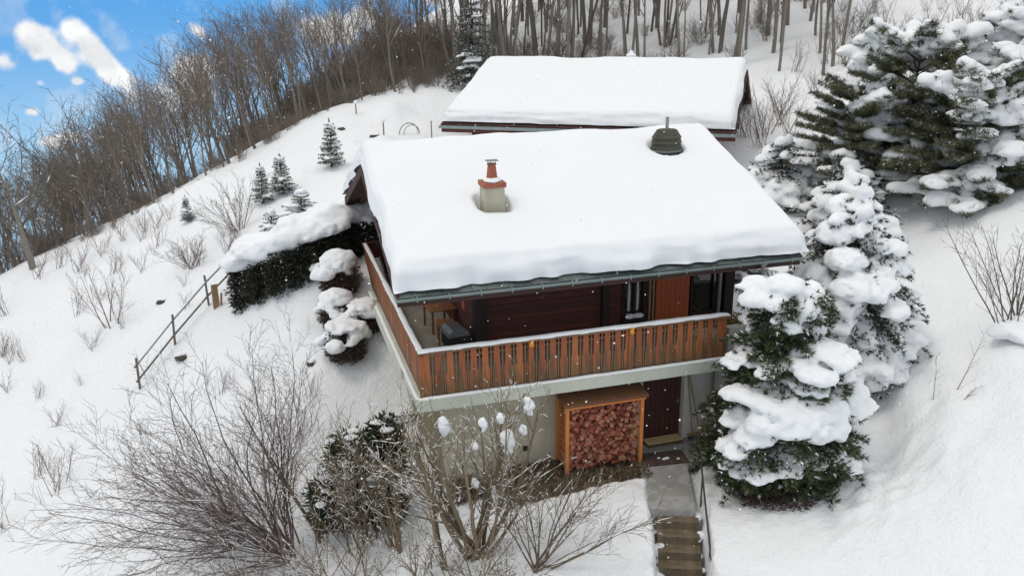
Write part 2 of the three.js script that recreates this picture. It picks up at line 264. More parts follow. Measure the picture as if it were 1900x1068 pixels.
M.shedRoof = woodH([0.24, 0.1, 0.045], [0.14, 0.07, 0.035], 151);
M.log = [[0.46, 0.15, 0.09], [0.34, 0.095, 0.06], [0.52, 0.21, 0.12], [0.22, 0.065, 0.045], [0.56, 0.28, 0.16]].map((c, i) => std({ map: tex(128, (u, v) => mix3(c, [c[0] * 0.55, c[1] * 0.5, c[2] * 0.5], clamp(pf(u, v, 8, 8, 4, 200 + i) * 1.5 - 0.35)), true, 5, 5), roughness: 0.9 }));
const concreteTex = (a, b, seed, r = 0.5) => tex(512, (u, v) => { const n = pf(u, v, 4, 4, 6, seed), s = pf(u, v, 40, 3, 3, seed + 20); return mix3(a, b, clamp((n * 0.7 + s * 0.3 - 0.3) * 2)); }, true, r, r);
const fineBump = tex(256, (u, v) => pf(u, v, 30, 30, 3, 301), false, 1.5, 1.5);
M.slab = std({ map: concreteTex([0.62, 0.64, 0.55], [0.5, 0.53, 0.44], 311), bumpMap: fineBump, bumpScale: 0.004 });
M.whiteWall = std({ map: concreteTex([0.72, 0.7, 0.65], [0.6, 0.58, 0.53], 323), bumpMap: fineBump, bumpScale: 0.004 });
M.plaster = std({ map: concreteTex([0.62, 0.585, 0.47], [0.46, 0.43, 0.33], 321), bumpMap: fineBump, bumpScale: 0.006 });
M.mossWall = std({ map: concreteTex([0.34, 0.3, 0.2], [0.19, 0.165, 0.085], 331), bumpMap: fineBump, bumpScale: 0.006 });
M.deck = std({ map: concreteTex([0.34, 0.33, 0.28], [0.24, 0.23, 0.19], 341), bumpMap: fineBump, bumpScale: 0.004 });
M.path = std({ map: tex(512, (u, v) => { const n = pf(u, v, 5, 5, 6, 351), w = smooth(0.47, 0.6, pf(u, v, 7, 7, 6, 377)); return mix3(mix3([0.36, 0.35, 0.33], [0.24, 0.235, 0.22], n), [0.55, 0.56, 0.57], w * 0.28); }, true, 0.6, 0.6), bumpMap: fineBump, bumpScale: 0.006 });
M.step = std({ map: concreteTex([0.2, 0.155, 0.1], [0.09, 0.068, 0.042], 361, 1.5), bumpMap: fineBump, bumpScale: 0.012 });
M.earth = std({ map: concreteTex([0.17, 0.13, 0.08], [0.07, 0.05, 0.03], 371, 1.2), bumpMap: fineBump, bumpScale: 0.03 });
M.zinc = std({ map: concreteTex([0.3, 0.36, 0.345], [0.2, 0.25, 0.24], 381, 1), roughness: 0.5, metalness: 0.35 });
M.tile = std({ map: concreteTex([0.17, 0.2, 0.19], [0.09, 0.105, 0.1], 391, 1.5), roughness: 0.75 });
M.chimney = std({ map: concreteTex([0.5, 0.47, 0.36], [0.38, 0.355, 0.26], 401, 1), bumpMap: fineBump, bumpScale: 0.004 });
M.clay = std({ map: concreteTex([0.42, 0.13, 0.075], [0.28, 0.085, 0.05], 411, 1), roughness: 0.8 });
M.slate = std({ map: concreteTex([0.09, 0.085, 0.06], [0.035, 0.033, 0.025], 421, 2), roughness: 0.8 });
M.steel = std({ color: rgb(0.32, 0.32, 0.3), roughness: 0.5, metalness: 0.6 });
M.iron = std({ color: rgb(0.06, 0.06, 0.06), roughness: 0.6, metalness: 0.4 });
M.white = std({ color: rgb(0.62, 0.63, 0.65), roughness: 0.7 });
M.glass = new THREE.MeshPhysicalMaterial({ color: 0xffffff, transmission: 1, thickness: 0, roughness: 0.05, ior: 1.45 });
M.tan = wood([0.36, 0.24, 0.13], [0.27, 0.17, 0.09], 431);
M.bench = woodH([0.42, 0.17, 0.07], [0.3, 0.12, 0.05], 441);
M.greyLid = std({ color: rgb(0.17, 0.18, 0.19), roughness: 0.45 });
M.black = std({ color: rgb(0.018, 0.018, 0.02), roughness: 0.6 });
M.red = std({ color: rgb(0.62, 0.045, 0.03), roughness: 0.45 });
M.amber = std({ color: rgb(0.75, 0.3, 0.03), roughness: 0.5 });
M.mat = std({ map: concreteTex([0.12, 0.075, 0.06], [0.05, 0.035, 0.03], 451, 2), bumpMap: fineBump, bumpScale: 0.01 });
M.yellow = std({ color: rgb(0.62, 0.5, 0.26), roughness: 0.8 });
M.bark = std({ vertexColors: true, roughness: 0.95 });
M.needles = std({ vertexColors: true, roughness: 0.75 });

// ---------------------------------------------------------------- sky over the valley (below the level of the eye) as a far wall of air and cloud
{
  const R0 = 300, cy = 10, e0 = -32, e1 = 2.2, secs = 4;
  for (let s = 0; s < secs; s++) {
    const a0 = -180 + s * 90 - 45, W = s === 1 ? 1536 : 256, H = s === 1 ? 600 : 96, d = new Float32Array(W * H * 4);
    for (let j = 0; j < H; j++) for (let i = 0; i < W; i++) { const c = skyAt(a0 + (i + 0.5) / W * 90, lerp(e0, e1, (j + 0.5) / H)), o = (j * W + i) * 4; d[o] = c[0]; d[o + 1] = c[1]; d[o + 2] = c[2]; d[o + 3] = 1; }
    const t = new THREE.DataTexture(d, W, H, THREE.RGBAFormat, THREE.FloatType); t.magFilter = THREE.LinearFilter; t.minFilter = THREE.LinearFilter; t.needsUpdate = true;
    const P = [], U = [], I = [], N = 24, K = 8;
    for (let j = 0; j <= K; j++) for (let i = 0; i <= N; i++) { const a = (a0 + i / N * 90) * Math.PI / 180, e = lerp(e0, e1, j / K) * Math.PI / 180; P.push(Math.cos(e) * Math.cos(a) * R0, cy + Math.sin(e) * R0, 12 + Math.cos(e) * Math.sin(a) * R0); U.push(i / N, j / K); }
    for (let j = 0; j < K; j++) for (let i = 0; i < N; i++) { const q = j * (N + 1) + i; I.push(q, q + N + 1, q + 1, q + 1, q + N + 1, q + N + 2); }
    const g = new THREE.BufferGeometry(); g.setAttribute('position', new THREE.Float32BufferAttribute(P, 3)); g.setAttribute('uv', new THREE.Float32BufferAttribute(U, 2)); g.setIndex(I); g.computeVertexNormals();
    const m = new THREE.Mesh(g, new THREE.MeshBasicMaterial({ map: t, side: THREE.DoubleSide })); m.name = numbered('sky'); m.userData = { kind: 'structure', label: 'pale blue winter sky with small white clouds over the valley', category: 'sky' }; scene.add(m);
  }
}
// ---------------------------------------------------------------- snowy hillside
{
  const line = (stops) => { const o = []; for (let i = 0; i + 1 < stops.length; i++) { const [a, s] = stops[i], b = stops[i + 1][0], n = Math.max(1, Math.round((b - a) / s)); for (let k = 0; k < n; k++) o.push(lerp(a, b, k / n)); } o.push(stops[stops.length - 1][0]); return o; };
  const X = line([[-70, 4], [-30, 1], [-16, 0.3], [-3, 0.16], [3.4, 0.06], [7.2, 0.16], [16, 0.35], [32, 1], [60, 4], [90, 4]]), Z = line([[-100, 4], [-60, 1], [-32, 0.4], [-12, 0.16], [-1.2, 0.06], [4.6, 0.3], [10, 1], [26, 1]]);
  const nx = X.length, nz = Z.length, P = new Float32Array(nx * nz * 3), U = new Float32Array(nx * nz * 2), I = [];
  for (let j = 0; j < nz; j++) for (let i = 0; i < nx; i++) { const o = j * nx + i; P[o * 3] = X[i]; P[o * 3 + 1] = snowTop(X[i], Z[j]); P[o * 3 + 2] = Z[j]; U[o * 2] = X[i] + Z[j] * 0.13; U[o * 2 + 1] = Z[j] - X[i] * 0.17; }
  for (let j = 0; j + 1 < nz; j++) for (let i = 0; i + 1 < nx; i++) { const q = j * nx + i; I.push(q, q + nx, q + 1, q + 1, q + nx, q + nx + 1); }
  const g = new THREE.BufferGeometry(); g.setAttribute('position', new THREE.BufferAttribute(P, 3)); g.setAttribute('uv', new THREE.BufferAttribute(U, 2)); g.setIndex(I); g.computeVertexNormals();
  const m = part('snowy_ground', g, M.snowGround, scene); m.userData = { kind: 'structure', label: 'steep hillside under deep fresh snow', category: 'ground' };
  // valley floor far below, out to the horizon
  const v = part('valley_floor', new THREE.CircleGeometry(290, 48).rotateX(-Math.PI / 2).translate(0, -150, -10), M.snow, scene); v.userData = { kind: 'structure', label: 'snow covered valley floor far below the slope', category: 'ground' };
}
// ---------------------------------------------------------------- roofs under snow
// snow pillow over a gabled roof: x along the ridge, s across it (front eave at +half, rear at -half); returns geometry in roof space
function roofSnow(len, half, rise, T, r, seed, holes = [], wave = 0.07) {
  const edge = (n, L) => { const o = []; for (let k = 0; k <= 9; k++) o.push(r * (1 - Math.cos(k / 9 * Math.PI / 2))); const m = Math.round((L - 2 * r) / n); for (let k = 1; k < m; k++) o.push(r + (L - 2 * r) * k / m); for (let k = 9; k >= 0; k--) o.push(L - r * (1 - Math.cos(k / 9 * Math.PI / 2))); return o; };
  const X = edge(0.075, len), S = edge(0.075, half * 2), P = [], I = [], nx = X.length, ns = S.length;
  const deck = (s) => rise * (1 - Math.sqrt((s / half) ** 2 + 0.0016)) + 0.04 * rise;
  for (let j = 0; j < ns; j++) for (let i = 0; i < nx; i++) {
    let x = X[i], s = half - S[j];
    const ex = Math.min(X[i], len - X[i]), es = Math.min(S[j], half * 2 - S[j]);
    const ax = clamp(ex / r), as = clamp(es / r), e = 1 - Math.min(1, Math.hypot(1 - ax, 1 - as));
    let t = Math.pow(Math.max(0, 1 - (1 - e) ** 2), 0.5);
    let th = T * (1 + 0.16 * fbm(x * 0.5 + seed, 0, s * 0.5, 3));
    const lay = fbm(x * 0.7 + seed, t * 7, s * 0.7, 3) * 0.13 * (e < 0.98 ? Math.sin(Math.PI * clamp(t * 1.0)) : 0);   // blown layers in the cut face
    let y = deck(s) + th * t + 0.02 * fbm(x * 1.3, seed, s * 1.3, 3);
    for (const [hx, hs, hr, soft, dep] of holes) { const d = hr < 0 ? Math.hypot(Math.max(0, Math.abs(x - hx) - 0.2), Math.max(0, Math.abs(s - hs) - 0.2)) : Math.hypot(x - hx, s - hs); y = lerp(Math.min(y, deck(s) + dep), y, smooth(Math.abs(hr), Math.abs(hr) + soft, d)); }
    const setback = wave * (fbm(x * 0.9 + seed, 5, s * 0.4, 3) + 0.05 + 0.5 * fbm(x * 3.1, 8, s, 2)) * (1 - t * 0.8);
    const dirS = S[j] < half ? 1 : -1, dirX = X[i] < len / 2 ? -1 : 1;
    if (as < 1) s += dirS * (lay - setback); if (ax < 1) x += dirX * (lay - setback);
    P.push(x, y, s);
  }
  for (let j = 0; j + 1 < ns; j++) for (let i = 0; i + 1 < nx; i++) { const q = j * nx + i; I.push(q, q + 1, q + nx, q + 1, q + nx + 1, q + nx); }
  const g = new THREE.BufferGeometry(); g.setAttribute('position', new THREE.Float32BufferAttribute(P, 3)); g.setIndex(I); g.computeVertexNormals(); return g;
}
// snow lying along a rail
function snowStrip(a, b, w, h, seed, cell = 0.12) {
  const L = a.distanceTo(b), n = Math.ceil(L / cell), dir = b.clone().sub(a).normalize(), side = dir.clone().cross(V3(0, 1, 0)).normalize(), up = side.clone().cross(dir), P = [], I = [], prof = [[-1, -0.2], [-1.02, 0.45], [-0.7, 0.9], [0, 1.05], [0.7, 0.9], [1.02, 0.45], [1, -0.2]], m = prof.length;
  for (let i = 0; i <= n; i++) { const c = a.clone().addScaledVector(dir, L * i / n), e = Math.min(1, Math.min(i, n - i) / 1.2), k = 1 + 0.35 * fbm(i * 0.35 + seed, 0.5, seed, 3); for (const [s, t] of prof) { const p = c.clone().addScaledVector(side, s * w / 2 * (1 + 0.12 * noise3(i * 0.4, s, seed))).addScaledVector(up, t * h * k * (0.35 + 0.65 * e)); P.push(p.x, p.y, p.z); } }
  for (let i = 0; i < n; i++) for (let j = 0; j + 1 < m; j++) { const q = i * m + j; I.push(q, q + m, q + 1, q + 1, q + m, q + m + 1); }
  const g = new THREE.BufferGeometry(); g.setAttribute('position', new THREE.Float32BufferAttribute(P, 3)); g.setIndex(I); g.computeVertexNormals(); return g;
}
// ---------------------------------------------------------------- the chalet with the balcony
const chalet = thing('chalet', 'wooden chalet with a long orange balcony under deep snow', 'house');
{
  const C = chalet;
  // lower storey
  const low = part('lower_wall', box(5.15, 3.3, 0.3, 3.175, 0.65, -0.95), M.plaster, C); low.userData.label = 'grey beige rendered wall of the lower storey';
  part('side_wall', box(0.28, 3.3, 8.3, 0.74, 0.65, -5.26), M.mossWall, C).userData.label = 'mossy side wall under the balcony';
  part('lower_wall', box(1.6, 3.3, 0.3, 7.7, 0.65, -0.95), M.whiteWall, C);
  part('lintel', box(1.15, 0.26, 0.28, 6.325, 2.17, -0.96), M.plaster, C);
  part('parapet', box(1.55, 1.0, 0.25, 8.44, 2.7, -0.22), M.slab, C);
  const door = part('door', box(1.14, 2.03, 0.05, 6.325, 1.02, -1.0), M.doorWood, C); door.userData.label = 'dark brown door of vertical boards';
  for (let i = 0; i < 8; i++) part('plank', box(0.13, 2.0, 0.03, 5.83 + i * 0.141, 1.02, -0.965), M.doorWood, door);
  part('handle', merge([box(0.03, 0.14, 0.02, 6.82, 1.02, -0.94), box(0.1, 0.025, 0.025, 6.78, 1.04, -0.915)]), M.steel, door);
  const th = part('threshold', box(0.98, 0.1, 0.34, 6.32, 0.02, -0.72), M.earth, C);
  for (let i = 0; i < 4; i++) part('slat', box(0.98, 0.03, 0.05, 6.32, 0.09, -0.86 + i * 0.085), M.yellow, th);
  // balcony slab and floor
  const slab = part('balcony_slab', merge([box(8.5, 0.29, 1.93, 4.13, 2.38, -0.835), box(1.9, 0.286, 7.9, 0.77, 2.379, -5.76)]), M.slab, C); slab.userData.label = 'pale concrete balcony slab edge';
  part('balcony_floor', merge([box(7.45, 0.02, 1.9, 3.76, 2.535, -0.98), box(1.66, 0.02, 7.65, 0.87, 2.5352, -5.765)]), M.deck, C);
  part('slab_snow', merge([snowStrip(V3(-0.08, 2.527, 0.075), V3(8.3, 2.527, 0.075), 0.1, 0.035, 3).deleteAttribute('uv'), snowStrip(V3(-0.11, 2.527, 0.05), V3(-0.11, 2.527, -9.5), 0.09, 0.02, 5).deleteAttribute('uv')]), M.snow, C);
  // railing
  const rl = part('railing', merge([box(7.5, 0.05, 0.05, 3.75, 3.42, -0.045), box(7.5, 0.05, 0.05, 3.75, 2.8, -0.045), box(0.05, 0.05, 9.5, 0.045, 3.42, -4.8), box(0.05, 0.05, 9.5, 0.045, 2.8, -4.8)]), M.rail, C); rl.userData.label = 'orange brown balcony railing of upright boards';
  const bs = [[-0.1, 0.025], [-0.05, -0.005], [0, 0.012], [0.05, -0.005], [0.1, 0.025], [0.1, 0.47], [0.07, 0.52], [0.07, 1.0], [-0.07, 1.0], [-0.07, 0.52], [-0.1, 0.47]];
  const bg = extrude(bs, 0.026); { const p = bg.attributes.position, uv = bg.attributes.uv; for (let i = 0; i < p.count; i++) uv.setXY(i, p.getX(i) + 0.1 + p.getZ(i), p.getY(i)); }
  const bgs = [0, 0.13, 0.37].map((o) => { const g = bg.clone(), uv = g.attributes.uv; for (let i = 0; i < uv.count; i++) uv.setX(i, uv.getX(i) + o); return g; });
  const lg = box(0.03, 0.98, 0.022, 0, 0.5, 0);
  const r = rng(11), per = 7.48 / 28, per2 = 9.6 / 36;
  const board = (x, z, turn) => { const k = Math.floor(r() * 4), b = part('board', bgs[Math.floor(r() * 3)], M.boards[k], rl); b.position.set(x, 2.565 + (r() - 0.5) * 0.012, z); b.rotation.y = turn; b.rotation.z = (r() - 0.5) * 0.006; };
  const lath = (x, z, turn) => { const b = part('lath', lg, M.lath, rl); b.position.set(x, 2.58, z); b.rotation.y = turn; };
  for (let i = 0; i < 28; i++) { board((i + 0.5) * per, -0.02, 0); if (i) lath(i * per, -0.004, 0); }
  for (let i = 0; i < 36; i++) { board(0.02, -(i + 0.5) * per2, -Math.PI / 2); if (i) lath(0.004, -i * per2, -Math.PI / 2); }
  for (const x of [2.53, 4.99, 7.42]) part('post', box(0.11, 1.1, 0.05, x, 3.04, 0.04), M.boards[1], rl);
  part('post', box(0.1, 1.08, 0.1, 0.02, 3.05, -0.02), M.boards[0], rl);
  part('handrail', merge([box(7.62, 0.05, 0.16, 3.76, 3.6, -0.01), box(0.16, 0.05, 9.5, 0.01, 3.6, -4.85)]), M.rail, rl);
  part('rail_snow', merge([snowStrip(V3(-0.06, 3.624, -0.01), V3(7.56, 3.624, -0.01), 0.16, 0.055, 7).deleteAttribute('uv'), snowStrip(V3(0.01, 3.624, -0.1), V3(0.01, 3.624, -5.2), 0.13, 0.035, 9).deleteAttribute('uv'), snowStrip(V3(0.01, 3.624, -5.2), V3(0.01, 3.624, -9.5), 0.1, 0.014, 10).deleteAttribute('uv')]), M.snow, rl);
  part('end_railing', merge([box(1.6, 0.9, 0.03, 0.85, 3.05, -9.58), box(1.7, 0.05, 0.12, 0.85, 3.6, -9.58)]), M.planks[0], C);
  for (const x of [2.53, 4.99]) { const o = part('ornament', merge([new THREE.SphereGeometry(0.062, 10, 8).scale(1, 1.25, 0.6).translate(x, 3.52, 0.09), new THREE.SphereGeometry(0.035, 8, 6).scale(1.5, 0.8, 0.7).translate(x + 0.02, 3.6, 0.09)]), M.amber, rl); o.userData.label = 'small amber ornament on a railing post'; }
  // upper storey: plank walls round openings
  const fz = -1.9;
  const core = part('upper_wall', merge([box(3.94, 2.2, 0.1, 3.67, 3.6, fz - 0.12), box(1.39, 2.2, 0.1, 6.895, 3.6, fz - 0.12), box(0.41, 2.2, 0.1, 8.495, 3.6, fz - 0.12), box(0.56, 0.4, 0.1, 5.92, 2.7, fz - 0.12), box(0.56, 0.6, 0.1, 5.92, 4.4, fz - 0.12), box(0.7, 0.5, 0.1, 7.94, 2.75, fz - 0.12), box(0.7, 0.6, 0.1, 7.94, 4.4, fz - 0.12), box(0.1, 2.9, 7.3, 1.78, 3.6, -5.6), box(0.1, 2.5, 7.3, 8.68, 3.6, -5.6), box(7.0, 3.2, 0.1, 5.2, 4.0, -9.3)]), M.beam, C); core.userData.label = 'dark red brown boarded wall of the upper storey';
  const runs = [[2.02, 5.02], [5.2, 5.6], [6.24, 6.42]];
  for (const [x0, x1] of runs) for (let k = 0; k < 15; k++) part('plank', box(x1 - x0, 0.135, 0.03, (x0 + x1) / 2, 2.6 + k * 0.142, fz - 0.055 + 0.004 * ((k * 7) % 3)), M.planks[(k * 5 + Math.round(x0)) % 3], core);
  for (let k = 0; k < 15; k++) part('plank', box(0.03, 0.135, 7.1, 1.715, 2.6 + k * 0.142, -5.55), M.planks[(k * 5) % 3], core);
  for (const [x, w] of [[1.86, 0.3], [5.11, 0.17], [8.62, 0.26]]) part('post', box(w, 2.3, 0.2, x, 3.67, fz + 0.0), M.dark, C);
  for (const x of [6.34, 6.44]) part('post', box(0.045, 2.0, 0.06, x, 3.54, fz + 0.05), M.tan, C);
  part('room', merge([box(6.8, 0.05, 7.2, 5.22, 2.5, -5.65), box(6.8, 0.05, 7.2, 5.22, 4.62, -5.65), box(0.08, 2.05, 2.5, 4.6, 3.56, -3.3), box(4.0, 2.05, 0.08, 6.64, 3.56, -4.6)]), M.whiteWall, C).userData.label = 'pale plastered room behind the windows';
  // window with curtains and a sill box
  const win = part('window', merge([box(0.05, 1.24, 0.06, 5.63, 3.5, fz - 0.02), box(0.05, 1.24, 0.06, 6.21, 3.5, fz - 0.02), box(0.53, 0.06, 0.058, 5.92, 4.09, fz - 0.02), box(0.53, 0.06, 0.058, 5.92, 2.91, fz - 0.02), box(0.03, 1.12, 0.05, 5.92, 3.5, fz - 0.02)]), M.dark, C);
  part('header', box(0.6, 0.1, 0.06, 5.92, 4.18, fz + 0.005), M.steel, win);
  for (const x of [5.8, 6.04]) part('curtain', extrude([[x - 0.035, 3.26], [x + 0.03, 3.24], [x + 0.045, 3.7], [x + 0.02, 4.03], [x - 0.02, 4.03], [x - 0.03, 3.7]], 0.012).translate(0, 0, fz - 0.05), M.white, win);
  part('pane', box(0.53, 1.12, 0.006, 5.92, 3.5, fz - 0.03), M.glass, win);
  part('sill_snow', snowLumps([[5.8, 3.12, fz + 0.06, 0.15, 0.09, 0.09], [6.05, 3.12, fz + 0.06, 0.15, 0.085, 0.09]], 0.03, 0.06, 0.015, 8), M.snow, win);
  part('sill', box(0.66, 0.05, 0.2, 5.92, 3.05, fz + 0.06), M.dark, win);
  const od = part('orange_door', box(0.95, 2.0, 0.05, 6.99, 3.55, fz + 0.02), M.orange, C); od.userData.label = 'bright orange brown balcony door';
  for (let i = 0; i < 7; i++) part('plank', box(0.126, 1.96, 0.02, 6.59 + i * 0.1335, 3.55, fz + 0.052), M.orange, od);
  const w2 = part('window', merge([box(0.05, 1.15, 0.06, 7.56, 3.55, fz - 0.01), box(0.05, 1.15, 0.06, 8.32, 3.55, fz - 0.01), box(0.71, 0.05, 0.058, 7.94, 4.1, fz - 0.01), box(0.71, 0.05, 0.058, 7.94, 3.0, fz - 0.01)]), M.dark, C);
  part('pane', box(0.71, 1.05, 0.006, 7.94, 3.55, fz - 0.03), M.glass, w2);
  part('shutter', box(0.32, 0.62, 0.05, 1.68, 3.75, -2.9, [0, Math.PI / 2, 0]), M.orange, C);
  // roof: deck, rafters, tiles at the eave, snow
  const RX = -0.42, RL = 9.84, rz = -5.2, half = 5.2, rise = 1.92, ey = 4.93;
  const slope = Math.atan2(rise, half), sl = Math.hypot(half, rise);
  const roof = part('roof', merge([box(RL - 0.06, 0.12, sl, RX + RL / 2, ey + rise / 2 - 0.06, rz + half / 2, [slope, 0, 0]), box(RL - 0.064, 0.12, sl, RX + RL / 2, ey + rise / 2 - 0.06, rz - half / 2, [-slope, 0, 0])].map((g, i) => { g.computeBoundingBox(); return g; })), M.beam, C);
  roof.userData.label = 'low pitched roof under a thick pillow of snow';
  // gables
  for (const x of [1.76, 8.7]) part('gable', extrude([[-3.35, 0], [3.6, 0], [3.6, 0.42], [0, 1.72], [-3.35, 0.5]].map(([a, b]) => [a, b]), 0.08).rotateY(-Math.PI / 2).translate(x, 4.85, rz), M.planks[1], C);
  for (let i = 0; i < 10; i++) for (const s of [1, -1]) part('rafter', box(0.12, 0.14, sl - 0.1, RX + 0.5 + i * (RL - 1) / 9, ey + rise / 2 - 0.2, rz + s * half / 2, [s * slope, 0, 0]), M.beam, roof);
  for (const x of [RX + 0.02, RX + RL - 0.02]) for (const s of [1, -1]) part('verge_board', box(0.045, 0.24, sl, x, ey + rise / 2 - 0.1, rz + s * half / 2, [s * slope, 0, 0]), M.beam, roof);
  part('fascia', box(RL, 0.2, 0.04, RX + RL / 2, ey - 0.13, rz + half - 0.03), M.beam, roof);
  part('fascia', box(RL, 0.2, 0.04, RX + RL / 2, ey - 0.13, rz - half + 0.03), M.beam, roof);
  const tg = box(0.318, 0.022, 0.34, 0, 0, 0, [slope, 0, 0]);
  for (let i = 0; i < 30; i++) { const t = part('tile', tg, M.tile, roof); t.position.set(RX + 0.17 + i * 0.3277, ey + 0.045 + 0.008 * (i % 2), rz + half - 0.1); }
  part('purlin', merge([box(RL - 0.5, 0.2, 0.16, RX + RL / 2, 4.5, -1.2)]), M.beam, C);
  const sn = roofSnow(RL + 0.1, half + 0.02, rise + 0.01, 0.58, 0.26, 4.2, [[2.71, 3.22, -0.1, 0.09, 0.12], [8.17, 1.2, 0.4, 0.1, 0.3]], 0.2);
  sn.translate(RX - 0.05, ey + 0.035, rz); part('snow', sn, M.snow, roof);
  // gutter with brackets, downpipe with swan neck
  const gut = []; { const n = 7; const pr = []; for (let k = 0; k <= n; k++) { const a = Math.PI + k / n * Math.PI; pr.push([Math.cos(a) * 0.075, Math.sin(a) * 0.075]); } for (let k = n; k >= 0; k--) { const a = Math.PI + k / n * Math.PI; pr.push([Math.cos(a) * 0.068, Math.sin(a) * 0.068]); } gut.push(extrude(pr, RL + 0.1).rotateY(Math.PI / 2).translate(RX - 0.05, ey - 0.02, rz + half + 0.08)); gut.push(new THREE.CylinderGeometry(0.012, 0.012, RL + 0.1, 6).rotateZ(Math.PI / 2).translate(RX + RL / 2, ey - 0.02, rz + half + 0.156)); }
  const gutter = part('gutter', merge(gut), M.zinc, C); gutter.userData.label = 'grey green zinc gutter along the eave';
  for (let i = 0; i < 14; i++) part('bracket', merge([box(0.025, 0.012, 0.2, RX + 0.4 + i * 0.7, ey + 0.0, rz + half + 0.07), box(0.025, 0.1, 0.012, RX + 0.4 + i * 0.7, ey - 0.05, rz + half + 0.165)]), M.zinc, gutter);
  { const s = new Soup(), pt = [[8.35, ey - 0.1, 0.08], [8.35, ey - 0.34, 0.06], [8.32, ey - 0.46, -0.3], [8.28, ey - 0.5, -1.6], [8.28, ey - 0.65, -1.72], [8.28, 2.5, -1.74]].map((a) => V3(...a)); s.tube(pt, pt.map(() => 0.045), 8, [1, 1, 1]); s.tube([V3(8.35, ey - 0.02, 0.08), V3(8.35, ey - 0.16, 0.08)], [0.1, 0.05], 8, [1, 1, 1]); part('downpipe', s.geo(), M.steel, C); }
  // chimney
  const ch = part('chimney', box(0.47, 1.5, 0.5, 2.24, 6.02, -1.98), M.chimney, C); ch.userData.label = 'beige rendered chimney with a clay pot';
  part('cap', box(0.54, 0.11, 0.57, 2.24, 6.82, -1.98), M.clay, ch);
  part('cap_snow', snowLumps([[2.28, 6.9, -2.0, 0.22, 0.07, 0.22], [2.2, 6.9, -1.88, 0.15, 0.05, 0.14]], 0.03, 0.08, 0.015, 6), M.snow, ch);
  part('pot', new THREE.LatheGeometry([[0.14, 0], [0.145, 0.05], [0.13, 0.08], [0.095, 0.36], [0.11, 0.37], [0.11, 0.4], [0.08, 0.4], [0.08, 0.2]].map(([a, b]) => new THREE.Vector2(a, b)), 16).translate(2.24, 6.89, -1.98), M.clay, ch);
  part('cowl', merge([box(0.28, 0.018, 0.2, 2.24, 7.36, -1.98), box(0.015, 0.09, 0.015, 2.15, 7.31, -1.98), box(0.015, 0.09, 0.015, 2.33, 7.31, -1.98), box(0.015, 0.09, 0.015, 2.24, 7.31, -2.06)]), M.steel, ch);
  // slate clad vent
  const vx = 7.7, vz = -4.0, vy = 0.26, oct = (r0, r1, h, y) => new THREE.CylinderGeometry(r1, r0, h, 8).rotateY(Math.PI / 8).scale(1.05, 1, 0.9).translate(vx, y + vy, vz);
  const ve = part('vent', oct(0.36, 0.36, 0.5, 6.55), M.slate, C); ve.userData.label = 'dark stepped slate vent with a metal pipe';
  part('tier', oct(0.42, 0.37, 0.15, 6.83), M.slate, ve); part('tier', oct(0.41, 0.36, 0.15, 6.98), M.slate, ve); part('hood', oct(0.4, 0.26, 0.22, 7.16), M.slate, ve);
  part('pipe', cyl(0.045, 0.045, 0.38, 10, vx, 7.22 + vy, vz), M.steel, ve); part('collar', oct(0.46, 0.44, 0.05, 6.72), M.tile, ve);
}
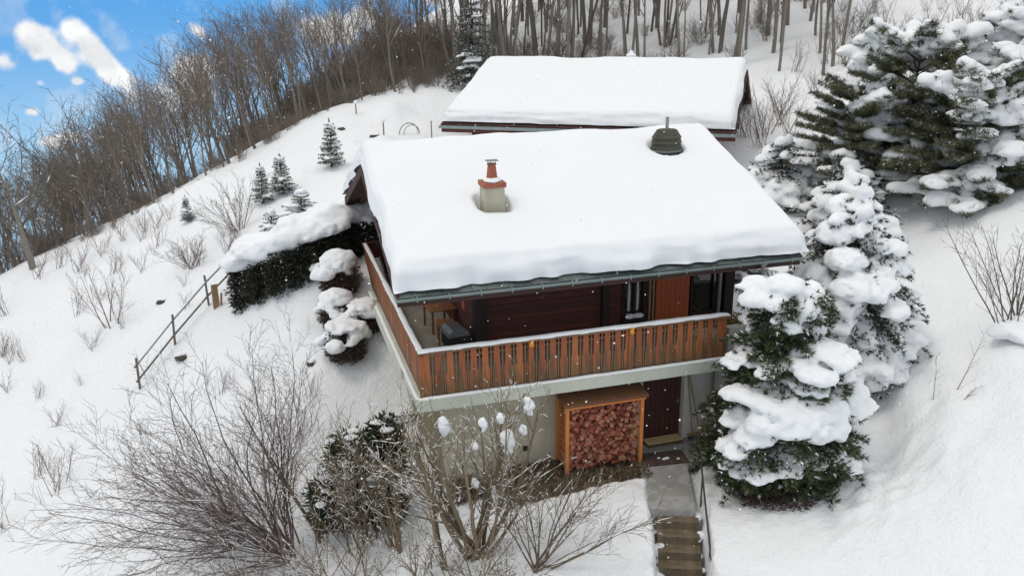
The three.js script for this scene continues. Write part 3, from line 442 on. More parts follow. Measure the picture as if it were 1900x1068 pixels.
// ---------------------------------------------------------------- firewood store
{
  const w = thing('firewood_store', 'orange timber wood store with sloping brown lid against the chalet wall', 'wood store', [0, 0, 0]);
  for (const [x, z] of [[3.42, 0.02], [5.34, 0.02], [3.46, -0.7], [5.3, -0.7]]) part('post', box(0.085, z < -0.5 ? 1.82 : 1.74, 0.085, x, z < -0.5 ? 0.91 : 0.87, z), M.shed, w);
  part('front_beam', box(2.08, 0.09, 0.07, 4.38, 1.78, 0.05), M.shed, w);
  const rf = part('lid', box(2.16, 0.035, 0.98, 4.39, 1.9, -0.36, [0.16, 0, 0]), M.shedRoof, w); rf.userData.label = 'brown boarded lid';
  for (let i = 0; i < 7; i++) part('plank', box(2.17, 0.02, 0.132, 4.39, 1.925 - (i - 3) * 0.0223, -0.36 + (i - 3) * 0.138, [0.16, 0, 0]), M.shedRoof, rf);
  part('back', box(1.85, 1.75, 0.02, 4.38, 0.9, -0.76), M.dark, w);
  part('floor_beam', box(1.84, 0.07, 0.6, 4.38, 0.04, -0.34), M.dark, w);
  const lat = part('lattice', box(0.02, 0.05, 0.7, 3.44, 0.12, -0.34), M.shed, w);
  for (let i = 0; i < 9; i++) part('slat', box(0.016, 0.03, 0.66, 3.45, 0.3 + i * 0.17, -0.34, [0.55, 0, 0]), M.shed, lat);
  for (let i = 0; i < 5; i++) part('slat', box(0.02, 0.05, 0.62, 5.32, 0.25 + i * 0.34, -0.34), M.shed, lat);
  // split logs, each one a wedge lying back to front
  const shapes = [[[-0.06, -0.035], [0.05, -0.045], [0.07, 0.01], [0.0, 0.055], [-0.06, 0.03]], [[-0.055, -0.04], [0.06, -0.03], [0.03, 0.05], [-0.03, 0.045]], [[-0.065, -0.02], [0.0, -0.05], [0.065, -0.025], [0.05, 0.03], [-0.03, 0.045]], [[-0.05, -0.04], [0.045, -0.045], [0.055, 0.03], [-0.01, 0.05], [-0.055, 0.02]], [[-0.06, -0.035], [0.06, -0.035], [0.0, 0.055]]].map((s) => extrude(s, 0.58));
  const r = rng(77); let n = 0;
  for (let j = 0; j < 18; j++) for (let i = 0; i < 16 && n < 288; i++) {
    const x = 3.53 + (i + (j % 2) * 0.5) * 0.111 + (r() - 0.5) * 0.03, y = 0.12 + j * 0.0895 + (r() - 0.5) * 0.02; if (x > 5.26) continue;
    const l = single('firewood_log', shapes[Math.floor(r() * 5)], M.log[Math.floor(r() * 5)], 'split reddish firewood log stacked in the orange wood store', 'log', 'split logs stacked in the wood store'); n++;
    l.position.set(x, y, -0.62 + (r() - 0.5) * 0.09); l.rotation.z = r() * 6.28; l.rotation.x = (r() - 0.5) * 0.05; l.scale.setScalar(0.9 + r() * 0.22);
  }
}
// ---------------------------------------------------------------- yard: earth, path, steps, rail, mat, tools
{
  const S = (name, g, m, label, cat) => { const o = part(name, g, m, scene); o.userData = { kind: 'structure', label, category: cat }; return o; };
  const grid = (x0, x1, z0, z1, f, st = 0.08) => { const nx = Math.ceil((x1 - x0) / st), nz = Math.ceil((z1 - z0) / st), g = new THREE.PlaneGeometry(x1 - x0, z1 - z0, nx, nz).rotateX(-Math.PI / 2).translate((x0 + x1) / 2, 0, (z0 + z1) / 2), p = g.attributes.position, uv = g.attributes.uv; for (let i = 0; i < p.count; i++) { p.setY(i, f(p.getX(i), p.getZ(i))); uv.setXY(i, p.getX(i), p.getZ(i)); } g.computeVertexNormals(); return g; };
  S('bare_earth', grid(1.8, 5.6, -0.8, 0.85, (x, z) => -0.035 + 0.05 * fbm(x * 3, 0, z * 3, 4) - 0.1 * smooth(0.4, 0.85, z)), M.earth, 'strip of bare earth in front of the wood store', 'ground');
  const path = S('path', box(1.15, 0.2, 3.0, 0, 0, 0).rotateY(STAIR.turn).translate(5.67, -0.1, 0.75), M.path, 'wet concrete path with patches of trodden snow', 'path');
  S('landing', box(1.9, 0.2, 1.25, 6.35, -0.105, -0.2), M.path, 'concrete landing in front of the dark door', 'path');
  const st = thing('stone_steps', 'flight of dark earthy steps cut through the snow', 'steps', [5.37, 0, 1.95], STAIR.turn);
  for (let i = 0; i < 14; i++) { const g = box(0.92, 0.19, 0.36, 0, -0.26 - i * 0.19, 0.32 + i * 0.3); const p = g.attributes.position; part('step', g, M.step, st); }
  { const r = rng(404), ls = []; for (let i = 0; i < 46; i++) { const sd = i % 2 ? 1 : -1, zz = 0.1 + r() * 3.4, w = 0.05 + r() * 0.09; ls.push([sd * (0.5 - r() * r() * 0.14), -0.2 - zz * 0.633 + r() * 0.1 + 0.06, zz, w, w * 0.8, w]); } part('snow', snowLumps(ls, 0.035, 0.06, 0.04, 6, 4), M.snow, st).userData.kind = 'stuff'; }
  const hr = thing('handrail', 'thin dark metal handrail beside the steps', 'handrail', [0, 0, 0]);
  const A = V3(6.06, 0.72, 1.75), B = V3(5.1, -0.95, 4.35), C2 = V3(4.4, -2.2, 6.2);
  { const s = new Soup(); s.tube([A.clone().add(V3(0.05, -0.05, -0.12)), A, B, C2], [0.022, 0.022, 0.022, 0.022], 6, [1, 1, 1], true); part('rail', s.geo(), M.iron, hr); }
  for (const t of [0.08, 0.62]) { const p = A.clone().lerp(B, t); part('post', cyl(0.02, 0.02, 0.95, 6, p.x, p.y - 0.95, p.z), M.iron, hr); }
  tag(part('doormat', box(1.1, 0.03, 0.62, 6.0, 0.015, 0.05, [0, -0.12, 0]), M.mat, scene), 'dark brown mat with snow crumbs in front of the door', 'mat');
  const crumbs = snowLumps([[6.0, 0.035, 0.1, 0.11, 0.03, 0.05], [5.85, 0.03, 0.02, 0.05, 0.02, 0.03], [6.3, 0.03, 0.2, 0.05, 0.025, 0.04]], 0.015, 0.02, 0.01, 14);
  single('snow_crumbs', crumbs, M.snow, 'few crumbs of snow lying on the doormat', 'snow', null, 'stuff');
  // shovel and broom leaning beside the door
  const sh = thing('snow_shovel', 'snow shovel with red blade leaning beside the door', 'shovel', [0, 0, 0]);
  { const s = new Soup(); s.tube([V3(6.98, 1.86, -0.74), V3(7.2, 0.3, -0.42)], [0.016, 0.018], 6, [1, 1, 1], true); part('handle', s.geo(), M.tan, sh); const bl = new THREE.PlaneGeometry(0.36, 0.4, 6, 6), p = bl.attributes.position; for (let i = 0; i < p.count; i++) { const x = p.getX(i) / 0.18; p.setZ(i, 0.06 * x * x); p.setX(i, p.getX(i) * (1 - 0.25 * clamp((-p.getY(i)) / 0.2))); } bl.computeVertexNormals(); const back = bl.clone().translate(0, 0, -0.012); part('blade', merge([bl, back]).rotateX(-0.25).rotateY(0.1).translate(7.26, 0.26, -0.33), M.red, sh); }
  const br = thing('broom', 'long wooden broom handle leaning on the white wall', 'broom', [0, 0, 0]);
  { const s = new Soup(); s.tube([V3(6.94, 1.95, -0.76), V3(7.04, 0.26, -0.5)], [0.014, 0.016], 6, [1, 1, 1], true); part('handle', s.geo(), M.tan, br); part('head', box(0.3, 0.06, 0.06, 7.05, 0.24, -0.5), M.tan, br); const b = new Soup(), r = rng(5); for (let i = 0; i < 60; i++) { const x = 6.91 + r() * 0.28, z = -0.5 + (r() - 0.5) * 0.05; b.tri(V3(x, 0.22, z), V3(x + 0.008, 0.22, z), V3(x + (r() - 0.5) * 0.05, 0.02, z + (r() - 0.5) * 0.06), [1, 1, 1]); } part('bristles', b.geo(), M.black, br); }
  const pp = thing('rain_pipe', 'grey rain pipe standing against the white wall', 'pipe', [0, 0, 0]);
  { const s = new Soup(); s.tube([V3(7.66, 2.25, -0.74), V3(7.66, 0.0, -0.74)], [0.045, 0.045], 8, [1, 1, 1]); part('pipe', s.geo(), M.steel, pp); for (const y of [0.5, 1.8]) part('clip', cyl(0.055, 0.055, 0.03, 8, 7.66, y, -0.74), M.iron, pp); }
}
// ---------------------------------------------------------------- things on the balcony
{
  const t = thing('garden_table', 'folded orange brown wooden table on the balcony floor', 'table', [1.25, 2.545, -4.1], 0.1);
  for (let i = 0; i < 5; i++) part('slat', box(0.135, 0.03, 0.95, -0.29 + i * 0.145, 0.66, 0), M.bench, t);
  for (const [x, z] of [[-0.28, -0.38], [0.28, -0.38], [-0.28, 0.38], [0.28, 0.38]]) part('leg', box(0.05, 0.65, 0.05, x, 0.325, z), M.bench, t);
  const b = thing('wooden_stool', 'small orange brown wooden stool beside the grey grill box', 'stool', [1.2, 2.545, -3.0], -0.15);
  for (let i = 0; i < 3; i++) part('slat', box(0.14, 0.03, 0.5, -0.15 + i * 0.15, 0.56, 0), M.bench, b);
  for (const [x, z] of [[-0.18, -0.2], [0.18, -0.2], [-0.18, 0.2], [0.18, 0.2]]) part('leg', box(0.045, 0.55, 0.045, x, 0.275, z), M.bench, b);
  const g = thing('grill_box', 'grey lidded grill box on black legs by the dark wall', 'grill', [1.25, 2.545, -2.1], 0.12);
  part('body', box(0.5, 0.3, 0.62, 0, 0.45, 0), M.black, g); part('lid', extrude([[-0.27, 0], [0.27, 0], [0.25, 0.1], [0.15, 0.17], [-0.15, 0.17], [-0.25, 0.1]], 0.64).translate(0, 0.61, -0.32), M.greyLid, g);
  for (const [x, z] of [[-0.2, -0.26], [0.2, -0.26], [-0.2, 0.26], [0.2, 0.26]]) part('leg', box(0.03, 0.32, 0.03, x, 0.16, z), M.black, g);
  part('handle', box(0.25, 0.025, 0.03, 0, 0.66, 0.34), M.steel, g);
  const pl = thing('planter_box', 'dark planter with withered brown plants at the railing end', 'planter', [8.0, 2.545, -0.62]);
  part('trough', box(0.62, 0.3, 0.24, 0, 0.15, 0), M.dark, pl); { const s = new Soup(), r = rng(8); for (let i = 0; i < 160; i++) { const p = V3((r() - 0.5) * 0.55, 0.3, (r() - 0.5) * 0.2), q = p.clone().add(V3((r() - 0.5) * 0.3, 0.2 + r() * 0.35, (r() - 0.5) * 0.25)), c = r() < 0.4 ? [0.2, 0.14, 0.04] : [0.1, 0.09, 0.03]; s.tri(p, p.clone().add(V3(0.02, 0, 0.01)), q, c); s.tri(q, q.clone().add(V3(0.05, -0.05, 0.02)), q.clone().add(V3(-0.02, -0.06, 0.04)), c); } part('stems', s.geo(), M.bark, pl); }
}
// ---------------------------------------------------------------- the chalet uphill
{
  const ang = Math.atan2(-(-13.8 + 20.6), 14.95 - 4.95), g = thing('chalet', 'dark wooden chalet uphill with a plain snow covered roof', 'house', [4.95, 5.75, -20.6], ang);
  // local: x along the eave, z towards the rear is negative; eave at y 0
  const L = 12.7, half = 6.1, rise = 2.0, sl = Math.hypot(half, rise), a = Math.atan2(rise, half);
  const wl = part('wall', merge([box(L - 2.2, 3.6, 0.2, L / 2, -1.7, -1.1), box(0.2, 3.6, 9.4, 1.1, -1.7, -5.9), box(0.2, 3.6, 9.4, L - 1.3, -1.7, -5.9)]), M.planks[1], g);
  for (let k = 0; k < 12; k++) part('plank', box(0.04, 0.17, 9.3, L - 1.18, -2.1 + k * 0.178, -5.9), M.planks[k % 3], wl);
  for (let k = 0; k < 12; k++) part('plank', box(L - 2.3, 0.17, 0.04, L / 2, -2.1 + k * 0.178, -0.98), M.planks[(k * 2) % 3], wl);
  part('footing', box(0.3, 1.6, 9.6, L - 1.28, -3.1, -5.9), M.slab, g);
  for (const x of [1.15, L - 1.15]) part('gable', extrude([[-4.7, 0], [4.7, 0], [0, 1.55]], 0.1).rotateY(-Math.PI / 2).translate(x, 0.05, -half), M.planks[0], g);
  const w = part('window', box(0.03, 0.75, 0.7, L - 1.1, 0.55, -half), M.tan, g); part('frame', merge([box(0.06, 0.85, 0.06, L - 1.08, 0.55, -half + 0.38), box(0.06, 0.85, 0.06, L - 1.08, 0.55, -half - 0.38), box(0.06, 0.06, 0.7, L - 1.08, 0.95, -half), box(0.06, 0.06, 0.7, L - 1.08, 0.15, -half)]), M.tan, w);
  const rf = part('roof', merge([box(L, 0.12, sl, L / 2, rise / 2 - 0.05, -half / 2, [a, 0, 0]), box(L - 0.01, 0.12, sl, L / 2, rise / 2 - 0.05, -half * 1.5, [-a, 0, 0])]), M.beam, g);
  for (const x of [0.03, L - 0.03]) for (const s of [1, -1]) part('verge_board', box(0.06, 0.3, sl, x, rise / 2 - 0.12, -half + s * half / 2, [s * a, 0, 0]), M.beam, rf);
  for (const x of [L - 0.35, L - 0.75]) for (const s of [1, -1]) part('rafter', box(0.12, 0.16, sl - 0.2, x, rise / 2 - 0.22, -half + s * half / 2, [s * a, 0, 0]), M.beam, rf);
  for (const z of [-1.3, -half, -10.5]) part('purlin', box(1.3, 0.22, 0.2, L - 0.6, z === -half ? rise - 0.36 : 0.1, z), M.beam, g);
  part('gutter', merge([box(L + 0.1, 0.12, 0.14, L / 2, -0.1, 0.08)]), M.zinc, g); part('fascia', box(L, 0.24, 0.05, L / 2, -0.22, -0.05), M.planks[2], rf);
  const sn = roofSnow(L - 0.1, half - 0.1, rise - 0.02, 0.5, 0.3, 9.7); sn.translate(0.05, 0.06, -half); part('snow', sn, M.snow, rf);
  const ch = part('chimney', box(0.55, 0.9, 0.5, 7.2, 2.1, -6.7), M.chimney, g); part('cap_snow', snowLumps([[7.2, 2.58, -6.7, 0.26, 0.12, 0.24], [7.22, 2.7, -6.7, 0.1, 0.16, 0.1]], 0.05, 0.1, 0.02, 5), M.snow, ch);
}

// ---------------------------------------------------------------- growing bare wood
const perp = (d, r) => { const q = V3(r() - 0.5, r() - 0.5, r() - 0.5); q.addScaledVector(d, -q.dot(d)); return q.normalize(); };
// o: arrays by level - n segments, kids, start, ang (degrees), ratio, trop (pull upwards), wander, sides; twig = least radius; col(level, rnd)
function grow(S, p, d, L, r, lvl, o, rnd, snow) {
  const n = o.n[lvl], pts = [p.clone()], rad = [r], dirs = []; let q = p.clone(), v = d.clone().normalize();
  const tip = Math.max(o.twig * 0.7, r * (lvl === 0 ? o.taper || 0.22 : 0.3));
  for (let i = 0; i < n; i++) {
    v.add(V3((rnd() - 0.5), (rnd() - 0.5), (rnd() - 0.5)).multiplyScalar(o.wander[lvl])); v.y += o.trop[lvl]; if (o.pull) v.addScaledVector(o.pull, 1 / n); v.normalize();
    q = q.clone().addScaledVector(v, L / n); pts.push(q); rad.push(lerp(r, tip, (i + 1) / n)); dirs.push(v.clone());
  }
  (lvl === 0 && o.trunk ? o.trunk : S).tube(pts, rad, o.sides[lvl], (lvl === 0 && o.stemCol ? o.stemCol : o.col)(lvl, rnd));
  if (snow && lvl <= (o.snowLevel ?? 2)) for (let i = 0; i < n; i++) if (Math.abs(dirs[i].y) < 0.8 && rnd() < (o.snowAmount ?? 0.5)) { const up = V3(0, rad[i] * 0.9, 0); snow.tube([pts[i].clone().add(up), pts[i].clone().lerp(pts[i + 1], 0.5).add(V3(0, rad[i] * 0.9 + 0.006, 0)), pts[i + 1].clone().add(V3(0, rad[i + 1] * 0.9, 0))], [rad[i] * 0.5, rad[i] * 0.85 + 0.004, rad[i + 1] * 0.5], 4, [1, 1, 1]); }
  if (lvl + 1 >= o.n.length) return;
  const k = Math.max(1, Math.round(o.kids[lvl] * (0.75 + rnd() * 0.5)));
  for (let i = 0; i < k; i++) {
    const t = o.start[lvl] + (1 - o.start[lvl]) * (i + rnd() * 0.9) / k, f = Math.min(t, 0.999) * n, j = Math.floor(f), c = pts[j].clone().lerp(pts[j + 1], f - j), dv = dirs[j];
    const a = (o.ang[lvl] * (0.7 + rnd() * 0.6)) * Math.PI / 180, s = perp(dv, rnd), cd = dv.clone().multiplyScalar(Math.cos(a)).addScaledVector(s, Math.sin(a));
    const cl = L * o.ratio[lvl] * (lvl === 0 ? (o.shape ? o.shape(t) : 1.15 - t * 0.6) : 1.1 - t * 0.5) * (0.75 + rnd() * 0.5);
    grow(S, c, cd, cl, Math.max(o.twig, lerp(r, tip, t) * (o.thin || 0.5)), lvl + 1, o, rnd, snow);
  }
}
const barkCol = (a, b) => (l, r) => { const t = r(), k = 0.8 + r() * 0.4; return [lerp(a[0], b[0], t) * k, lerp(a[1], b[1], t) * k, lerp(a[2], b[2], t) * k]; };
// a bare tree with trunk and crown of branches, built once and copied
function bareTree(seed, H, o) {
  const rnd = rng(seed), g = new THREE.Group(), crown = new Soup(), trunk = new Soup(), snow = o.snowy ? new Soup() : null;
  const stems = o.stems || 1;
  for (let s = 0; s < stems; s++) { const a = s / stems * 6.28 + rnd(), sp = stems > 1 ? 0.1 + rnd() * 0.12 : 0.02; grow(crown, V3(stems > 1 ? Math.cos(a) * 0.18 : 0, -0.35, stems > 1 ? Math.sin(a) * 0.18 : 0), V3(Math.cos(a) * sp, 1, Math.sin(a) * sp), H * (0.82 + rnd() * 0.2), (o.radius || 0.011 * H) * (stems > 1 ? 0.75 : 1), 0, { ...o, trunk }, rnd, snow); }
  part('trunk', trunk.geo(), M.bark, g); part('crown', crown.geo(), M.bark, g);
  if (snow && snow.count) part('snow', snow.geo(), M.snow, g).userData.kind = 'stuff';
  let top = 0; for (let i = 1; i < crown.p.length; i += 3) top = Math.max(top, crown.p[i]); g.userData.tall = top;
  return g;
}
const FOREST = { snowy: true, snowLevel: 2, snowAmount: 0.1, stemCol: barkCol([0.13, 0.11, 0.092], [0.27, 0.24, 0.205]), n: [9, 5, 3, 2], kids: [17, 4, 3], start: [0.3, 0.25, 0.2], ang: [34, 34, 38], ratio: [0.36, 0.42, 0.45], trop: [0.02, 0.09, 0.06, 0.03], wander: [0.1, 0.22, 0.3, 0.3], sides: [6, 4, 3, 3], twig: 0.0095, thin: 0.5, shape: (t) => 0.5 + 0.95 * Math.sin(Math.PI * clamp(0.15 + t * 0.8)) , col: barkCol([0.15, 0.117, 0.09], [0.27, 0.222, 0.178]) };
function plantThing(name, proto, label, cat, pos, turn, scale, group, lean) {
  const c = proto.clone(); c.name = numbered(name); c.userData = {}; tag(c, label, cat, group); c.position.set(...pos); c.rotation.order = 'ZXY'; c.rotation.set(lean ? lean[1] : 0, turn, lean ? lean[0] : 0); if (Array.isArray(scale)) c.scale.set(...scale); else c.scale.setScalar(scale); scene.add(c); return c;
}
// the wood beyond the crest
{
  const variants = []; for (let i = 0; i < 7; i++) variants.push(bareTree(100 + i * 13, 9, { ...FOREST, kids: [12 + (i % 3) * 3, 5, 3], start: [0.3 + 0.08 * (i % 3), 0.25, 0.2], ang: [26 + (i % 4) * 6, 34, 38], wander: [0.08 + 0.05 * (i % 3), 0.25, 0.3, 0.3], radius: 0.085 + 0.025 * (i % 3) }));
  const clumps = []; for (let i = 0; i < 3; i++) clumps.push(bareTree(500 + i * 7, 9, { ...FOREST, stems: 3 + i, kids: [11, 4, 3], start: [0.42, 0.25, 0.2], col: barkCol([0.15, 0.13, 0.11], [0.27, 0.24, 0.21]) }));
  const line = [[-26, -23, 5.6], [-18, -24.5, 5.6], [-13.5, -25, 5.4], [-10.1, -23.2, 4.3], [-7, -23.4, 5.1], [-2.9, -26.4, 6.8], [0.3, -28.6, 8], [3.1, -30, 9], [6.2, -31.5, 10], [9.5, -33, 11]];
  const SKYLINE = [[-20, -7.6], [-14.3, -7.4], [-11.4, -7.0], [-9.8, -5.4], [-8, -4.0], [-6.3, -2.5], [-4.8, -1.5], [-3.2, -0.2], [-1.5, 0.5], [5, 2.2], [12, 3.2], [20, 3.2]];   // azimuth, height angle of the tree tops
  const r = rng(4242), done = [];
  const L1 = 'slender bare tree in the wood beyond the snowy crest', G1 = 'bare trees of the wood beyond the crest';
  let tries = 0;
  while (done.length < 240 && tries++ < 9000) {
    const s = (done.length > 185 ? r() * 0.62 : r()) * (line.length - 1.001), i = Math.floor(s), f = s - i, a = line[i], b = line[i + 1], x0 = lerp(a[0], b[0], f), z0 = lerp(a[1], b[1], f), nx = -(b[1] - a[1]), nz = b[0] - a[0], nl = -Math.hypot(nx, nz);
    const d = Math.pow(r(), 1.5) * 22, x = x0 + nx / nl * d * 0.55 - d * 0.25, z = z0 - Math.abs(nz / nl) * d;
    if (done.some(([u, w]) => (u - x) ** 2 + (w - z) ** 2 < 0.5)) continue;
    const y = ground(x, z), far = Math.hypot(x + 2.9, z - 17.3), az = Math.atan2(x + 2.9, 17.3 - z) * 57.3 - 1.0;
    let el = SKYLINE[0][1]; for (let k = 0; k + 1 < SKYLINE.length; k++) if (az >= SKYLINE[k][0]) el = lerp(SKYLINE[k][1], SKYLINE[k + 1][1], clamp((az - SKYLINE[k][0]) / (SKYLINE[k + 1][0] - SKYLINE[k][0])));
    const H = 10.8 + far * Math.tan(el / 57.3) - y - Math.pow(r(), 1.3) * 2.6; if (H < 2.2 || H > 16) continue;   // the wood's ragged top line against the sky
    done.push([x, z]);
    const v = variants[Math.floor(r() * 7)], k = H / v.userData.tall;
    plantThing('bare_tree', v, L1, 'tree', [x, y, z], r() * 6.28, [k * (0.85 + r() * 0.3), k, k * (0.85 + r() * 0.3)], G1, [0.08 + r() * 0.13, (r() - 0.5) * 0.1]);
  }
  // trees on the snowy slope behind the uphill chalet
  const L2 = 'tall bare tree on the snow slope behind the uphill chalet', G2 = 'bare trees behind the uphill chalet', L3 = 'clump of tall bare stems behind the uphill chalet';
  const spots = [[12.5, -36, 13, 1], [15, -38, 14, 0], [17.3, -36.5, 13, 1], [19.2, -40, 13, 0], [20.2, -35, 13, 1], [21.5, -42, 14, 0], [23.3, -36, 13, 1], [24.6, -40, 14, 0], [25.4, -33, 12, 1], [28.4, -30.5, 11, 0], [27.2, -36, 13, 0], [29.6, -34, 13, 0], [30.5, -39, 14, 0], [26.2, -27.2, 10.5, 0], [27.3, -24.6, 11, 0], [28.6, -25.6, 10.5, 0], [29.4, -28, 11, 0], [31.2, -30, 11, 0], [25.2, -30, 12, 0], [14, -44, 14, 0], [17, -46, 14, 0], [11, -41, 13, 0], [23, -48, 14, 0], [28, -46, 14, 0], [33, -43, 14, 0], [20, -52, 15, 0], [26, -54, 15, 0], [32, -50, 15, 0], [36, -47, 14, 0], [12.6, -49, 14, 0], [9.4, -37, 12, 0], [10.6, -34.5, 12, 0], [9, -46, 13, 0], [15.6, -33.6, 12, 0], [22.4, -32.2, 11, 0], [38, -52, 14, 0], [31.4, -34.6, 12, 0], [34, -36.6, 12, 0], [30, -26.8, 10, 0]];
  for (const [x, z, H, c] of spots) { const v = c ? clumps[Math.floor(r() * 3)] : variants[Math.floor(r() * 7)]; plantThing(c ? 'tree_clump' : 'bare_tree', v, c ? L3 : L2, 'tree', [x, ground(x, z), z], r() * 6.28, [H / 9 * 0.92, H / 9, H / 9 * 0.92], c ? 'clumps of stems behind the uphill chalet' : G2, [(r() - 0.4) * 0.08, (r() - 0.5) * 0.06]); }
  for (let i = 0; i < 78; i++) { const f = r(), x = lerp(8, 34, Math.pow(f, 1.4)) + r() * 2, z = -32.5 - r() * 18 - (x > 24 ? -3 : 0), H = 8 + r() * 6, k = H / 10.5; plantThing('bare_tree', variants[Math.floor(r() * 7)], L2, 'tree', [x, ground(x, z), z], r() * 6.28, [k * 0.8, k, k * 0.8], G2, [(r() - 0.4) * 0.14, (r() - 0.5) * 0.1]); }
  // broad old tree at the edge of the wood
  const oak = bareTree(900, 6, { ...FOREST, snowy: true, snowLevel: 2, snowAmount: 0.1, n: [6, 6, 4, 2], kids: [10, 7, 5], start: [0.3, 0.3, 0.2], ang: [58, 45, 42], ratio: [0.62, 0.45, 0.4], trop: [0.02, 0.1, 0.05, 0.02], wander: [0.2, 0.35, 0.4, 0.4], radius: 0.17, col: barkCol([0.1, 0.085, 0.07], [0.2, 0.18, 0.155]) });
  plantThing('old_tree', oak, 'broad old bare tree with twisted limbs at the foot of the slope', 'tree', [-12.65, ground(-12.65, -22.2), -22.2], 0.6, 0.95, null, [0.06, 0]);
  for (const [x, z, k, t] of [[-16.5, -25.5, 0.9, 2.0], [-10.8, -25.5, 0.85, 4.0], [-19.5, -24, 1, 1]]) plantThing('old_tree', oak, 'twisted bare tree standing among the wood beyond the crest', 'tree', [x, ground(x, z), z], t, k, 'twisted trees in the wood', [0.05, 0]);
  // undergrowth that closes the wood below
  const bush = new Soup(), rb = rng(31); for (let i = 0; i < 26; i++) grow(bush, V3((rb() - 0.5) * 0.7, -0.1, (rb() - 0.5) * 0.7), V3((rb() - 0.5) * 1.1, 1, (rb() - 0.5) * 1.1), 1.0 + rb() * 0.9, 0.012, 0, { n: [4, 2], kids: [6], start: [0.25], ang: [38], ratio: [0.42], trop: [0.03, 0.02], wander: [0.3, 0.3], sides: [3, 3], twig: 0.007, col: barkCol([0.16, 0.125, 0.1], [0.27, 0.23, 0.195]) }, rb);
  const im = new THREE.InstancedMesh(bush.geo(), M.bark, 840), mt = new THREE.Matrix4(), qt = new THREE.Quaternion(); let c = 0;
  while (c < 520) { const s = r() * (line.length - 1.001), i = Math.floor(s), f = s - i, d = -0.6 + Math.pow(r(), 1.4) * 22, x = lerp(line[i][0], line[i + 1][0], f) - d * 0.35, z = lerp(line[i][1], line[i + 1][1], f) - d * 0.9 + 0.3, k = (0.35 + r() * 0.5 + r() * 0.9 * smooth(0.5, 6, d)) * (0.7 + 0.6 * noise3(x * 0.5, 0, z * 0.5)); qt.setFromAxisAngle(V3(0, 1, 0), r() * 6.28); mt.compose(V3(x, ground(x, z), z), qt, V3(k, k, k)); im.setMatrixAt(c++, mt); }
  while (c < 660) { const f = r(), x = lerp(8, 36, f * f), z = -32 - r() * 22 + (x > 20 ? 3 : 0), k = 0.5 + r() * 0.7; qt.setFromAxisAngle(V3(0, 1, 0), r() * 6.28); mt.compose(V3(x, ground(x, z), z), qt, V3(k, k, k)); im.setMatrixAt(c++, mt); }
  while (c < 840) { const x = -4 + r() * 15, z = -38 - r() * 26, k = 0.8 + r() * 1.0; qt.setFromAxisAngle(V3(0, 1, 0), r() * 6.28); mt.compose(V3(x, ground(x, z), z), qt, V3(k, k * 1.2, k)); im.setMatrixAt(c++, mt); }
  im.name = 'undergrowth'; im.castShadow = im.receiveShadow = true; tag(im, 'tangled brown undergrowth filling the wood below the crest', 'undergrowth', null, 'stuff'); scene.add(im);
}
// ---------------------------------------------------------------- conifers
function blades(S, p, d, n, len, wid, col, rnd, spread = 0.9) {
  for (let i = 0; i < n; i++) {
    const q = perp(d, rnd), v = d.clone().multiplyScalar(0.75).addScaledVector(q, spread * (0.5 + rnd() * 0.6)).normalize(), w = perp(v, rnd).multiplyScalar(wid * (0.7 + rnd() * 0.6) / 2), b = p.clone().addScaledVector(d, rnd() * 0.06), l = len * (0.7 + rnd() * 0.6), k = 0.7 + rnd() * 0.6;
    S.tri(b.clone().add(w), b.clone().sub(w), b.clone().addScaledVector(v, l), [col[0] * k, col[1] * k, col[2] * k]);
  }
}
